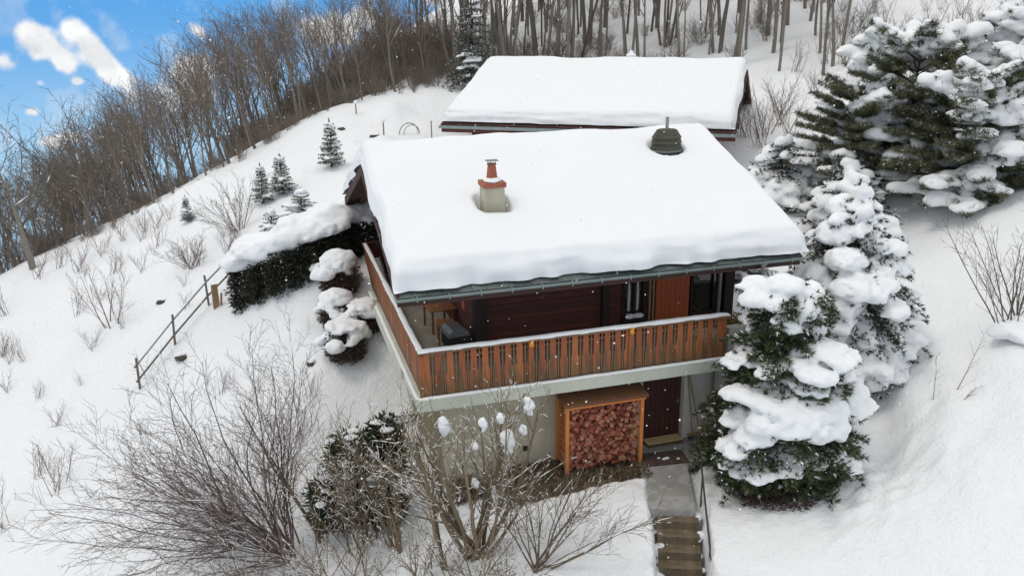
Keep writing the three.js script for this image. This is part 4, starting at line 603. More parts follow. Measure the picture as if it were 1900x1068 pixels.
// H height, R radius at the skirt, prof(t) share of R at share t of the height, tiers, boughs, droop, snow 0..1
function conifer(o) {
  const rnd = rng(o.seed), g = new THREE.Group(), fol = new Soup(), tr = new Soup(), fleck = new Soup(), lumps = [];
  const bc = [0.07, 0.05, 0.038]; const tp = [], tradii = []; for (let i = 0; i <= 8; i++) { tp.push(V3(0.05 * noise3(i, o.seed, 0), -0.3 + (o.H + 0.3) * i / 8, 0.05 * noise3(i, 0, o.seed))); tradii.push(lerp(0.022 * o.H + 0.02, 0.012, i / 8)); } tr.tube(tp, tradii, 7, bc);
  const c0 = o.c0 || [0.028, 0.042, 0.022], c1 = o.c1 || [0.06, 0.075, 0.032];
  for (let j = 0; j < o.tiers; j++) {
    const t0 = j / o.tiers, h0 = lerp(o.h0 ?? 0.12, 0.97, t0) * o.H, nb = Math.max(4, Math.round(lerp(o.boughs, 4, t0)));
    for (let b = 0; b < nb; b++) {
      const a = b / nb * 6.28 + j * 2.4 + (rnd() - 0.5) * 0.5, h = h0 + (rnd() - 0.5) * 0.1 * o.H / o.tiers * 4, t = h / o.H, L = Math.max(0.12, o.R * o.prof(clamp(t)) * (0.72 + rnd() * 0.42)), rise = o.rise ? o.rise(t) : lerp(-0.15, 0.7, t), dr = (o.droop ?? 0.35) * (0.7 + rnd() * 0.6);
      const at = (s) => V3(Math.cos(a) * L * s, h + L * (rise * s - dr * s * s), Math.sin(a) * L * s), tan = V3(Math.cos(a), 0, Math.sin(a)), side = V3(-Math.sin(a), 0, Math.cos(a));
      const path = [0, 0.35, 0.7, 1].map(at); tr.tube(path, [0.012 + 0.012 * L, 0.01 + 0.008 * L, 0.008, 0.004], 3, bc);
      const stepN = Math.max(3, Math.round(L / (o.step || 0.13)));
      const cl = noise3(a * 0.9 + 11, h * (o.patch || 1.1), o.seed * 1.7), sn = clamp((o.snowT ? o.snowT(t) : o.snow) + cl * 0.9);
      for (let s = 1; s <= stepN; s++) {
        const u = Math.max(o.bare || 0.12, s / stepN), p = at(u);
        for (const sd of [-1, 1, 0]) {
          const l = sd ? (0.12 + 0.3 * L * (1.05 - u)) * (0.7 + rnd() * 0.6) : 0.14, dir = tan.clone().multiplyScalar(sd ? 0.75 : 1).addScaledVector(side, sd * 0.8).add(V3(0, (o.twigRise ?? -0.25) + (rnd() - 0.5) * 0.4, 0)).normalize(), m = Math.max(1, Math.round(l / 0.11)), cc = rnd(), col = [lerp(c0[0], c1[0], cc), lerp(c0[1], c1[1], cc), lerp(c0[2], c1[2], cc)];
          for (let q = 0; q < m; q++) { const pp = p.clone().addScaledVector(dir, q * 0.11); blades(fol, pp, dir, o.blades || 6, o.len || 0.1, o.wid || 0.02, col, rnd, o.spread); if (rnd() < (o.fleck ?? 0.25)) blades(fleck, pp.clone().add(V3(0, 0.022, 0)), dir, 4, 0.085, 0.035, [1, 1, 1], rnd, 0.6); }
        }
        if (sn > 0.42 && u > 0.25 && u < 0.93) for (let e = 0; e < 2; e++) { const k = smooth(0.35, 0.95, sn), w = (0.07 + 0.07 * L) * (0.6 + rnd() * 0.8) * lerp(0.7, 1.2, k), hgt = (0.035 + 0.07 * k) * (o.thick || 1) * (0.7 + rnd() * 0.6), off = (rnd() - 0.5) * (0.5 * L * (1.1 - u) + 0.12); lumps.push([p.x + side.x * off, p.y + 0.02 + hgt * 0.3 - Math.abs(off) * 0.25, p.z + side.z * off, w, hgt, w]); }
      }
    }
  }
  for (let i = 0; i < 4; i++) blades(fol, V3(0, o.H * (0.94 + i * 0.02), 0), V3(0, 1, 0), 10, (o.len || 0.1) * 0.9, o.wid || 0.02, c0, rnd, 0.8);
  for (const [x, y, z, rx, ry, rz, n] of o.shells || []) for (let i = 0; i < n; i++) {
    const u = V3(rnd() * 2 - 1, rnd() * 1.7 - 1, rnd() * 2 - 1).normalize(), f = 0.78 + 0.28 * rnd(), p = V3(x + u.x * rx * f, Math.max(0.12, y + u.y * ry * f), z + u.z * rz * f), d = V3(u.x, u.y * 0.5 + 0.25 - rnd() * 0.5, u.z).normalize(), cc = rnd();
    blades(fol, p, d, 8, o.len || 0.1, o.wid || 0.02, [lerp(c0[0], c1[0], cc), lerp(c0[1], c1[1], cc), lerp(c0[2], c1[2], cc)], rnd, o.spread); if (rnd() < (o.fleck ?? 0.25) * (u.y > -0.3 ? 1.2 : 0.3)) blades(fleck, p.clone().add(V3(u.x * 0.02, 0.035, u.z * 0.02)), d, 5, 0.09, 0.04, [1, 1, 1], rnd, 0.6);
  }
  for (const e of o.extra || []) lumps.push(e);
  for (const [x, y, z, rx, ry, rz] of lumps) if (rnd() < (o.poke ?? 0.5)) for (let i = 0; i < 3; i++) { const a = rnd() * 6.28, f = 0.75 + rnd() * 0.3, d = V3(Math.cos(a), -0.25 - rnd() * 0.5, Math.sin(a)).normalize(), cc = rnd(); blades(fol, V3(x + Math.cos(a) * rx * f, y - ry * 0.15 * rnd(), z + Math.sin(a) * rz * f), d, 6, (o.len || 0.1) * 1.1, o.wid || 0.02, [lerp(c0[0], c1[0], cc), lerp(c0[1], c1[1], cc), lerp(c0[2], c1[2], cc)], rnd, o.spread); }
  part('trunk', tr.geo(), M.bark, g); part('foliage', fol.geo(), M.needles, g);
  if (lumps.length) { const s = part('snow', snowLumps(lumps, o.cell || 0.07, o.blend || 0.1, o.rough ?? 0.06, o.freq || 5, o.seed), M.snow, g); s.userData.kind = 'stuff'; s.userData.label = 'thick pads of snow on the boughs'; }
  if (fleck.count) { const f = part('snow_dusting', fleck.geo(), M.snow, g); f.userData.kind = 'stuff'; }
  return g;
}
const put = (name, proto, label, cat, x, z, dy = -0.05, turn = 0, sc = 1, group, lean) => plantThing(name, proto, label, cat, [x, ground(x, z) + dy, z], turn, sc, group, lean);
{
  // great snow laden evergreen beside the door
  const t1 = conifer({ seed: 3, H: 5.0, R: 1.75, prof: (t) => t < 0.3 ? lerp(0.9, 1, t / 0.3) : lerp(1, 0.36, Math.pow((t - 0.3) / 0.7, 0.9)) + 0.12 * Math.sin(t * 22), shells: [[0, 0.95, 0.05, 1.55, 1.05, 1.5, 2600], [0.15, 2.65, 0, 1.25, 0.85, 1.2, 1300], [0.1, 4.1, 0, 0.8, 0.75, 0.8, 700]], tiers: 17, boughs: 12, droop: 0.42, rise: (t) => lerp(0.1, 0.5, t), snow: 0.36, snowT: (t) => t < 0.36 ? -0.2 : 0.42, patch: 1.5, h0: 0.08, step: 0.1, blades: 9, len: 0.12, wid: 0.024, thick: 1.5, fleck: 0.1, cell: 0.05, rough: 0.075, freq: 5.5, c0: [0.03, 0.045, 0.02], c1: [0.075, 0.09, 0.03],
    extra: [[-0.1, 4.72, 0.0, 0.45, 0.32, 0.45], [0.3, 4.6, 0.1, 0.38, 0.28, 0.38], [-0.4, 4.45, 0.25, 0.28, 0.26, 0.26], [0.1, 4.3, 0.5, 0.26, 0.28, 0.22], [0.6, 4.3, 0.2, 0.26, 0.26, 0.26], [-0.5, 2.3, 1.0, 0.55, 0.32, 0.42], [-0.55, 2.0, 1.3, 0.4, 0.34, 0.25], [0.0, 2.2, 1.15, 0.5, 0.3, 0.4], [0.05, 1.85, 1.42, 0.32, 0.34, 0.2], [0.45, 2.2, 1.1, 0.42, 0.34, 0.36], [0.5, 1.8, 1.38, 0.24, 0.36, 0.2], [-1.05, 2.0, 0.95, 0.3, 0.3, 0.28], [-1.3, 1.6, 0.7, 0.2, 0.3, 0.22], [-0.85, 2.45, 0.75, 0.45, 0.2, 0.4], [-1.15, 2.5, 0.3, 0.4, 0.2, 0.4], [0.75, 3.3, 0.75, 0.5, 0.2, 0.45], [0.95, 3.1, 0.4, 0.5, 0.2, 0.45], [0.45, 3.55, 0.75, 0.35, 0.16, 0.35], [1.25, 2.3, 0.6, 0.4, 0.28, 0.4], [1.45, 2.1, 0.25, 0.4, 0.32, 0.4], [1.15, 1.95, 0.95, 0.28, 0.28, 0.25], [1.55, 1.8, 0.5, 0.26, 0.3, 0.26], [0.85, 2.85, 0.8, 0.3, 0.3, 0.25]] });
  put('evergreen_tree', t1, 'great snow laden evergreen tree growing close beside the dark door', 'tree', 8.0, 1.7, -0.1, 0, [1.07, 1, 1.05]);
  const skirt = new Soup(), r = rng(12); for (let i = 0; i < 2600; i++) { const a = r() * 6.28, d = Math.sqrt(r()) * 1.15, p = V3(Math.cos(a) * d, 0.04 + r() * 0.3 * (1.15 - d) + 0.02, Math.sin(a) * d), k = 0.6 + r() * 0.8, v = V3(r() - 0.5, r() * 0.6 - 0.2, r() - 0.5).normalize(), w = perp(v, r).multiplyScalar(0.015); skirt.tri(p.clone().add(w), p.clone().sub(w), p.clone().addScaledVector(v, 0.14), [0.075 * k, 0.035 * k, 0.028 * k]); }
  const sk = single('dead_needles', skirt.geo(), M.needles, 'patch of reddish brown dead needles under the great evergreen', 'ground litter', null, 'stuff'); sk.position.set(7.75, ground(7.75, 2.15) + 0.02, 2.15);
  const t2 = conifer({ seed: 9, H: 5.0, R: 1.85, prof: (t) => t < 0.3 ? 0.9 : lerp(1, 0.05, Math.pow((t - 0.3) / 0.7, 1.7)), shells: [[0, 1.5, 0, 1.5, 1.3, 1.5, 1500], [0, 3.0, 0, 1.0, 1.1, 1.0, 900]], tiers: 17, boughs: 10, droop: 0.55, rise: (t) => lerp(0.05, 0.45, t), snow: 0.56, patch: 0.9, step: 0.12, blades: 6, len: 0.11, wid: 0.022, thick: 2.0, fleck: 0.12, cell: 0.055, rough: 0.08, freq: 5.5, c0: [0.022, 0.03, 0.02], c1: [0.05, 0.056, 0.03],
    extra: [[-0.85, 3.2, 0.3, 0.55, 0.35, 0.5], [-0.6, 3.7, -0.2, 0.5, 0.4, 0.5], [0.8, 3.4, 0.0, 0.55, 0.4, 0.55], [0.6, 3.9, -0.3, 0.45, 0.45, 0.45], [1.15, 2.8, 0.3, 0.45, 0.35, 0.45], [-1.2, 2.6, 0.6, 0.5, 0.3, 0.45], [0.9, 2.0, 0.9, 0.6, 0.25, 0.5], [1.3, 1.8, 0.4, 0.45, 0.25, 0.45], [-0.1, 4.3, -0.4, 0.4, 0.35, 0.35]] });
  put('spruce_tree', t2, 'snow heaped spruce with a bare pointed tip beyond the roof corner', 'tree', 11.3, -0.5, -0.1, 0.4, 1);
  // low spruces by the roof edge
  const t3 = conifer({ seed: 17, H: 2.3, R: 1.35, prof: (t) => lerp(1, 0.1, Math.pow(t, 1.2)), tiers: 10, boughs: 9, droop: 0.4, snow: 0.5, step: 0.14, thick: 1.6, cell: 0.075, c0: [0.018, 0.025, 0.02], c1: [0.04, 0.045, 0.03] });
  put('low_spruce', t3, 'low dark spruce bowed under snow beside the roof edge', 'tree', 15.6, -10.3, -0.1, 0, [1.4, 1.1, 1.4]);
  put('low_spruce', t3, 'low dark spruce bowed under snow between roof edge and pines', 'tree', 15.2, -5.6, -0.1, 2.2, [1.5, 1.15, 1.5]);
  put('low_spruce', t3, 'low snowy spruce between the pointed spruce and the pines', 'tree', 16.6, -7.8, -0.1, 3.3, [1.5, 1.0, 1.5]);
  put('low_spruce', t3, 'small snow covered spruce behind the balcony downpipe', 'tree', 10.9, -4.6, -0.3, 4.1, [0.9, 0.55, 0.9]);
  // pines
  const pine = (seed, H, R, snow, extra) => conifer({ seed, H, R, extra, prof: (t) => 0.25 + 0.8 * Math.sin(Math.PI * clamp(0.2 + t * 0.72)), tiers: 11, boughs: 7, droop: 0.12, rise: (t) => lerp(0.0, 0.8, t), h0: 0.12, twigRise: 0.35, snow, patch: 0.9, step: 0.13, bare: 0.38, blades: 12, len: 0.19, wid: 0.024, spread: 1.25, thick: 2.2, fleck: 0.24, cell: 0.08, c0: [0.055, 0.068, 0.036], c1: [0.14, 0.145, 0.072] });
  const p1 = pine(23, 5.2, 2.7, 0.56), p2 = pine(29, 4.4, 2.5, 0.56, [[-0.9, 2.2, 1.4, 0.7, 0.3, 0.5], [0.6, 1.8, 1.6, 0.7, 0.32, 0.5], [1.2, 2.7, 0.8, 0.6, 0.3, 0.5]]);
  put('pine_tree', p1, 'tall open pine with green tufts on the bank above the path', 'tree', 20.0, -9.0, -0.1, 0, 1);
  put('pine_tree', p2, 'snow bent pine spreading over the bank below the tall pine', 'tree', 19.6, -5.6, -0.1, 0.5, 1);
  put('pine_tree', p2, 'pine with heavy snow pads on the bank beside the low spruces', 'tree', 18.0, -9.4, -0.1, 2.4, [0.95, 0.9, 0.95]);
  put('pine_tree', p1, 'green pine at the upper edge of the bank', 'tree', 24.0, -7.4, -0.2, 1.9, [0.9, 0.85, 0.9]);
  put('pine_tree', p2, 'snow covered pine behind the pine with a bare shrub below it', 'tree', 22.2, -4.2, -0.2, 3.6, 0.95);
  // dark spruce at the foot of the uphill wood, and slender young spruces on the slope
  const t4 = conifer({ seed: 41, H: 6.2, R: 1.9, prof: (t) => lerp(1, 0.06, t), tiers: 15, boughs: 9, droop: 0.4, snow: 0.2, step: 0.2, blades: 6, len: 0.16, wid: 0.035, fleck: 0.6, cell: 0.1, c0: [0.06, 0.07, 0.055], c1: [0.12, 0.13, 0.1] });
  put('spruce_tree', t4, 'tall dark spruce dusted with snow behind the uphill chalet', 'tree', 8.9, -30.4, -0.1, 0, 1);
  const yt = conifer({ seed: 51, H: 1.9, R: 0.62, prof: (t) => lerp(1, 0.05, Math.pow(t, 0.85)), tiers: 11, boughs: 7, droop: 0.15, rise: (t) => lerp(0.15, 0.7, t), snow: 0.08, step: 0.1, blades: 6, len: 0.08, wid: 0.02, fleck: 0.3, cell: 0.05, c0: [0.035, 0.05, 0.032], c1: [0.065, 0.08, 0.045] });
  const yt2 = conifer({ seed: 57, H: 1.8, R: 0.75, prof: (t) => lerp(1, 0.12, Math.pow(t, 1.3)) * (0.85 + 0.2 * Math.sin(t * 19)), tiers: 8, boughs: 6, droop: 0.3, rise: (t) => lerp(0.25, 0.9, t), snow: 0.3, step: 0.1, blades: 6, len: 0.09, wid: 0.02, fleck: 0.3, cell: 0.05, c0: [0.035, 0.05, 0.032], c1: [0.07, 0.08, 0.045] });
  put('young_spruce', yt, 'young green spruce on the slope below the bare trees', 'tree', -0.15, -17.7, -0.05, 0, 1);
  put('young_spruce', yt, 'young spruce dusted with snow above the snow capped hedge', 'tree', -2.95, -16.0, -0.05, 1, 0.8, 'pair of young spruces above the hedge');
  put('young_spruce', yt, 'young spruce dusted with snow above the snow capped hedge', 'tree', -2.2, -16.3, -0.05, 2, [1.05, 0.8, 1.0], 'pair of young spruces above the hedge');
  put('young_spruce', yt, 'smallest young spruce alone near the wood on the slope', 'tree', -5.8, -17.2, -0.05, 3, 0.55);
  put('young_spruce', yt2, 'squat young spruce buried to its waist on the mound by the hedge', 'tree', -1.7, -12.8, -0.2, 4, [1, 0.6, 1]);
  put('young_spruce', yt2, 'young spruce with a long bare tip on the hedge mound', 'tree', -2.75, -12.6, -0.25, 5, [0.7, 0.65, 0.7]);
}
// ---------------------------------------------------------------- hedge and rounded shrubs under snow caps
function leafCloud(list, n, seed, len, wid, c0, c1) {   // leaves through ellipsoids [x,y,z,rx,ry,rz]
  const s = new Soup(), r = rng(seed);
  for (const [x, y, z, rx, ry, rz] of list) for (let i = 0; i < n; i++) {
    const u = V3(r() * 2 - 1, r() * 2 - 1, r() * 2 - 1); if (u.lengthSq() > 1) u.normalize(); const f = 0.6 + 0.4 * r(); const p = V3(x + u.x * rx * f, y + u.y * ry * f, z + u.z * rz * f), v = V3(u.x + (r() - 0.5) * 1.2, u.y * 0.6 + (r() - 0.5) * 1.2, u.z + (r() - 0.5) * 1.2).normalize(), w = perp(v, r).multiplyScalar(wid * (0.7 + r() * 0.6) / 2), k = r(), l = len * (0.7 + r() * 0.6), col = mix3(c0, c1, k), m = p.clone().addScaledVector(v, l * 0.45);
    s.tri(p, m.clone().add(w), m.clone().sub(w), col); s.tri(m.clone().add(w), p.clone().addScaledVector(v, l), m.clone().sub(w), col);
  }
  return s;
}
{
  const hd = thing('hedge', 'dark clipped evergreen hedge under a thick cap of snow', 'hedge');
  const pts = []; const a = [[-3.75, -10.1], [-3.2, -9.75], [-2.6, -9.5], [-2.0, -9.35], [-1.5, -9.4], [-1.0, -9.7], [-0.5, -10.2], [0.1, -10.5]];
  const els = [], caps = []; for (let i = 0; i < a.length; i++) { const [x, z] = a[i], y = ground(x, z); const hv = 0.8 + 0.4 * hash3(i, 5, 9), hz = (hash3(i, 2, 3) - 0.5) * 0.45; els.push([x, y + 0.4 * hv, z + hz, 0.62, 0.85 * hv, 0.55 + 0.2 * hash3(i, 7, 1)]); caps.push([x, y + 1.28, z - 0.2, 0.7, 0.34, 0.6]); if (i % 2) caps.push([x + 0.1, y + 1.45, z - 0.6, 0.8, 0.4, 0.7]); }
  part('foliage', leafCloud(els, 2800, 61, 0.14, 0.05, [0.012, 0.016, 0.012], [0.05, 0.055, 0.03]).geo(), M.needles, hd);
  const stems = new Soup(), r = rng(19); for (const [x, y, z] of els) for (let i = 0; i < 6; i++) { const p = V3(x + (r() - 0.5) * 0.5, y - 0.5, z + (r() - 0.5) * 0.5); stems.tube([p, p.clone().add(V3((r() - 0.5) * 0.3, 0.9, (r() - 0.5) * 0.3))], [0.02, 0.008], 4, [0.06, 0.045, 0.035]); } part('stems', stems.geo(), M.bark, hd).userData.kind = 'stuff';
  const rh = rng(63); for (let i = 0; i < 34; i++) { const e = els[Math.floor(rh() * els.length)]; caps.push([e[0] + (rh() - 0.5) * 0.9, e[1] + 0.7 + rh() * 0.3, e[2] + 0.15 + (rh() - 0.7) * 0.6, 0.2 + rh() * 0.2, 0.12 + rh() * 0.14, 0.2 + rh() * 0.2]); }
  part('snow', snowLumps(caps, 0.07, 0.14, 0.13, 2.2, 61), M.snow, hd);
  const rs = (name, label, x, z, sc, c0, c1, seed, capH = 0.2) => { const y = ground(x, z), t = thing(name, label, 'shrub', [x, y - 0.05, z]); part('twigs', leafCloud([[0, 0.38 * sc, 0, 0.5 * sc, 0.45 * sc, 0.5 * sc]], Math.round(3600 * sc), seed, 0.11, 0.035, c0, c1).geo(), M.needles, t); const rq = rng(seed), ls = [[0, 0.76 * sc, 0, 0.42 * sc, capH, 0.42 * sc]]; for (let i = 0; i < 11; i++) { const aa = rq() * 6.28, dd = 0.25 + rq() * 0.3, w = (0.1 + rq() * 0.13) * sc; ls.push([Math.cos(aa) * dd * sc, (0.8 - dd * 0.55 - rq() * 0.12) * sc, Math.sin(aa) * dd * sc, w, w * (0.5 + rq() * 0.5), w]); } part('snow', snowLumps(ls, 0.045, 0.1, 0.07, 4.5, seed), M.snow, t).userData.kind = 'stuff'; return t; };
  const br0 = [0.05, 0.032, 0.025], br1 = [0.13, 0.085, 0.06];
  rs('round_shrub', 'round brown shrub with a snow bonnet beside the balcony wall', -1.1, -6.0, 1.3, br0, br1, 71);
  rs('round_shrub', 'dark brown shrub tucked against the balcony side wall', -0.5, -6.7, 1.15, [0.05, 0.025, 0.025], [0.12, 0.06, 0.05], 73, 0.12);
  rs('round_shrub', 'shrub under a broad flat snow cap at the balcony rear corner', -0.95, -8.3, 1.35, br0, br1, 75, 0.34);
  rs('round_shrub', 'snow draped shrub between the bonnet shrub and the flat capped shrub', -1.2, -7.2, 1.15, br0, br1, 77, 0.3);
  // small leafy plants poking out of the snow along the mossy wall
  { const spots = []; const r3 = rng(88); for (let i = 0; i < 16; i++) { const x = -1.0 + r3() * 1.3, z = -4.6 + r3() * 3.4; spots.push([x, ground(x, z) + 0.06, z, 0.12 + r3() * 0.16, 0.08 + r3() * 0.12, 0.12 + r3() * 0.16]); } single('leafy_plants', leafCloud(spots, 90, 89, 0.1, 0.035, [0.03, 0.04, 0.02], [0.12, 0.13, 0.06]).geo(), M.needles, 'patches of small green plants showing through snow along the mossy wall', 'plants', null, 'stuff'); }
  // broad leaved evergreen below the balcony corner
  const ev = thing('evergreen_shrub', 'broad dark green shrub flecked with snow below the balcony corner', 'shrub', [-1.45, ground(-1.45, -1.1) - 0.1, -1.1]); ev.scale.setScalar(1.15);
  const els2 = [[0, 1.0, 0, 0.8, 0.8, 0.75], [-0.5, 0.7, 0.2, 0.65, 0.6, 0.6], [0.5, 1.3, -0.1, 0.6, 0.7, 0.6], [0.4, 0.6, 0.3, 0.6, 0.5, 0.6], [0.65, 1.8, -0.1, 0.4, 0.5, 0.4], [-0.1, 1.6, 0, 0.5, 0.5, 0.5]];
  part('leaves', leafCloud(els2, 1700, 81, 0.14, 0.05, [0.018, 0.026, 0.016], [0.055, 0.07, 0.03]).geo(), M.needles, ev);
  part('leaves', leafCloud([[-0.1, 0.45, 0.35, 0.75, 0.4, 0.6]], 600, 85, 0.1, 0.03, [0.08, 0.045, 0.03], [0.15, 0.09, 0.06]).geo(), M.needles, ev).userData.label = 'withered brown lower leaves';
  const r2 = rng(83), fl = []; for (let i = 0; i < 60; i++) { const e = els2[Math.floor(r2() * 6)], a2 = r2() * 6.28, d = Math.sqrt(r2()) * 0.95, s = 0.04 + r2() * 0.08; fl.push([e[0] + Math.cos(a2) * d * e[3], e[1] + e[4] * Math.sqrt(1 - d * d) * 0.95 - 0.02, e[2] + Math.sin(a2) * d * e[5], s * 1.3, s * 0.6, s]); }
  part('snow', snowLumps(fl, 0.045, 0.06, 0.02, 6, 83), M.snow, ev).userData.kind = 'stuff';
  const st = new Soup(); for (let i = 0; i < 7; i++) { const p = V3((r2() - 0.5) * 0.5, 0, (r2() - 0.5) * 0.4); st.tube([p, p.clone().add(V3((r2() - 0.5) * 0.8, 0.9, (r2() - 0.5) * 0.7))], [0.03, 0.012], 5, [0.08, 0.06, 0.045]); } part('stems', st.geo(), M.bark, ev);
}

// ---------------------------------------------------------------- bare shrubs
const TWIG = { n: [8, 4, 3], kids: [9, 4], start: [0.25, 0.2], ang: [30, 36], ratio: [0.4, 0.42], trop: [0.02, 0.04, 0.03], wander: [0.16, 0.28, 0.34], sides: [5, 3, 3], twig: 0.0042, thin: 0.45, snowLevel: 1, snowAmount: 0.35, col: barkCol([0.14, 0.095, 0.08], [0.24, 0.175, 0.15]) };
// stems: [direction x,y,z, length, radius, pull x,y,z] from the shrub's base
function shrub(name, label, x, z, stems, o, seed, group, scatter = 0.12) {
  const t = thing(name, label, 'shrub', [x, ground(x, z), z], 0, group), r = rng(seed), wood = new Soup(), trunk = new Soup(), snow = new Soup();
  for (const [dx, dy, dz, L, rad, px = 0, py = 0, pz = 0] of stems) grow(wood, V3((r() - 0.5) * scatter, -0.12, (r() - 0.5) * scatter), V3(dx, dy, dz), L, rad, 0, { ...o, trunk, pull: V3(px, py, pz) }, r, snow);
  part('stems', trunk.geo(), M.bark, t); part('twigs', wood.geo(), M.bark, t); if (snow.count) part('snow', snow.geo(), M.snow, t).userData.kind = 'stuff';
  return t;
}
const RIGHT = V3(1, 0, 0).applyQuaternion(camera.quaternion), UPV = V3(0, 1, 0), FWD = RIGHT.clone().cross(UPV).negate();
const fan = (r, n, a0, a1, L0, L1, rad, out = 0.35, bow = 0.0) => { const s = []; for (let i = 0; i < n; i++) { const a = lerp(a0, a1, (i + r() * 0.8) / n) * Math.PI / 180, d = RIGHT.clone().multiplyScalar(Math.sin(a)).addScaledVector(UPV, Math.cos(a)).addScaledVector(FWD, (r() - 0.5) * 2 * out); s.push([d.x, d.y, d.z, lerp(L0, L1, r()), rad * (0.6 + r() * 0.6), RIGHT.x * Math.sin(a) * bow, -Math.abs(Math.sin(a)) * bow * 0.35, RIGHT.z * Math.sin(a) * bow]); } return s; };
{
  const r = rng(606);
  shrub('spreading_shrub', 'huge bare shrub fanning out over the snow below the balcony', -3.1, -1.0, [...fan(r, 22, -78, -38, 4.0, 6.3, 0.026, 0.3, 0.25), ...fan(r, 22, -45, 2, 3.4, 5.6, 0.027, 0.35, 0.1), ...fan(r, 8, -88, -70, 3.0, 4.8, 0.022, 0.5, 0.1)], { ...TWIG, kids: [15, 6], start: [0.2, 0.15], ratio: [0.3, 0.42], wander: [0.42, 0.42, 0.45], ang: [36, 42], col: barkCol([0.125, 0.085, 0.072], [0.23, 0.175, 0.155]) }, 1, null, 0.45);
  shrub('spreading_shrub', 'low tangle of bare reddish stems at the foot of the huge shrub', -2.6, 0.4, fan(r, 16, -70, 30, 0.9, 2.0, 0.014, 0.5, 0.2), { ...TWIG, n: [6, 3, 2], kids: [6, 3] }, 2, null, 0.7);
  const slim = { ...TWIG, n: [8, 5, 3], kids: [8, 6], start: [0.35, 0.15], ang: [42, 34], ratio: [0.5, 0.38], wander: [0.2, 0.3, 0.3], col: barkCol([0.12, 0.09, 0.06], [0.22, 0.17, 0.12]) };
  shrub('slim_shrub', 'slim crooked bare sapling between the huge shrub and the evergreen shrub', -2.4, -0.95, [...fan(r, 2, -26, -18, 3.4, 3.9, 0.045, 0.1), ...fan(r, 1, -8, 4, 2.4, 2.8, 0.03, 0.2)], slim, 3);
  const knob = { ...TWIG, n: [7, 5, 3], kids: [9, 5], start: [0.3, 0.2], ang: [36, 45], ratio: [0.42, 0.36], trop: [0.05, 0.1, 0.05], wander: [0.22, 0.3, 0.35], sides: [7, 5, 3], twig: 0.0052, taper: 0.3, snowAmount: 0.5, snowLevel: 2, col: barkCol([0.16, 0.12, 0.075], [0.27, 0.21, 0.14]) };
  const c = shrub('knobbly_shrub', 'knobbly many stemmed shrub carrying lumps of snow in front of the wall', 0.67, 2.0, [...fan(r, 6, -32, -6, 3.0, 3.8, 0.06, 0.2), ...fan(r, 7, -4, 28, 3.1, 4.0, 0.058, 0.25), ...fan(r, 2, 22, 40, 1.6, 2.4, 0.04, 0.3)], knob, 4, null, 0.4);
  const lum = []; for (const [u, v, rx, ry] of [[-0.62, 3.05, 0.11, 0.24], [0.2, 3.2, 0.08, 0.17], [0.02, 2.6, 0.06, 0.12], [0.68, 2.75, 0.14, 0.28], [1.12, 3.55, 0.1, 0.19], [0.55, 3.3, 0.07, 0.13], [1.02, 2.95, 0.08, 0.11], [-0.6, 1.6, 0.07, 0.12], [0.0, 1.75, 0.06, 0.13], [0.4, 1.55, 0.07, 0.16], [-0.25, 1.2, 0.12, 0.1]]) { const p = RIGHT.clone().multiplyScalar(u).addScaledVector(UPV, v).addScaledVector(FWD, (r() - 0.5) * 0.3); lum.push([p.x, p.y, p.z, rx, ry, rx], [p.x + 0.03, p.y - ry * 0.8, p.z, rx * 0.6, ry * 0.5, rx * 0.6]); }
  for (let i = 0; i < lum.length; i += 2) part('snow_lump', snowLumps([lum[i], lum[i + 1], [lum[i][0] + 0.05, lum[i][1] - lum[i][4] * 0.3, lum[i][2] + 0.03, lum[i][3] * 0.8, lum[i][4] * 0.5, lum[i][3] * 0.7]], 0.025, 0.05, 0.055, 7, i), M.snow, c);
  shrub('knobbly_shrub', 'leaning bare shrub with curved stems beside the evergreen shrub', -0.9, 0.6, [...fan(r, 6, -24, 4, 2.0, 3.0, 0.042, 0.3), ...fan(r, 3, 0, 20, 2.4, 3.2, 0.04, 0.2)], knob, 6, null, 0.5);
  shrub('knobbly_shrub', 'single curved bare stem rising before the mossy wall corner', 0.0, 1.95, fan(r, 2, -14, -4, 2.6, 3.2, 0.05, 0.1), knob, 7, null, 0.1);
  shrub('knobbly_shrub', 'bare upright suckers hiding the evergreen shrub', -1.55, 0.0, fan(r, 12, -30, 20, 1.9, 3.3, 0.026, 0.4), { ...knob, kids: [11, 5] }, 8, null, 0.7);
  shrub('arching_shrub', 'arching twiggy shrub reaching over the snow towards the wood store', 1.75, 2.9, [...fan(r, 10, 2, 60, 2.2, 3.6, 0.026, 0.4, 0.15), ...fan(r, 6, -30, 6, 1.6, 2.6, 0.02, 0.35)], { ...slim, kids: [9, 5], ratio: [0.36, 0.4] }, 9, null, 0.25);
  shrub('arching_shrub', 'small pale twiggy shrub below the knobbly one', 0.9, 3.6, fan(r, 8, -60, 60, 0.9, 1.6, 0.014, 0.5, 0.1), slim, 10, null, 0.3);
  for (const [x, z, l, sd] of [[-1.9, 1.0, 'bare thicket of curved stems below the evergreen shrub', 41], [-0.5, 2.0, 'low thorny thicket among snow heaps below the balcony corner', 42], [0.3, 2.9, 'short thicket of twigs in front of the knobbly shrub', 43], [-3.9, 0.2, 'low bare thicket under the arms of the huge shrub', 44]]) shrub('low_thicket', l, x, z, fan(r, 12, -60, 55, 0.9, 2.1, 0.02, 0.5, 0.1), { ...knob, kids: [8, 4] }, sd, null, 0.7);
  shrub('bank_shrub', 'bare upright shrub with snow at its foot on the bank', 14.5, 1.75, fan(r, 15, -42, 34, 2.0, 3.3, 0.024, 0.5), { ...TWIG, kids: [8, 3], ratio: [0.34, 0.4], col: barkCol([0.11, 0.085, 0.07], [0.19, 0.15, 0.13]) }, 11, null, 0.5);
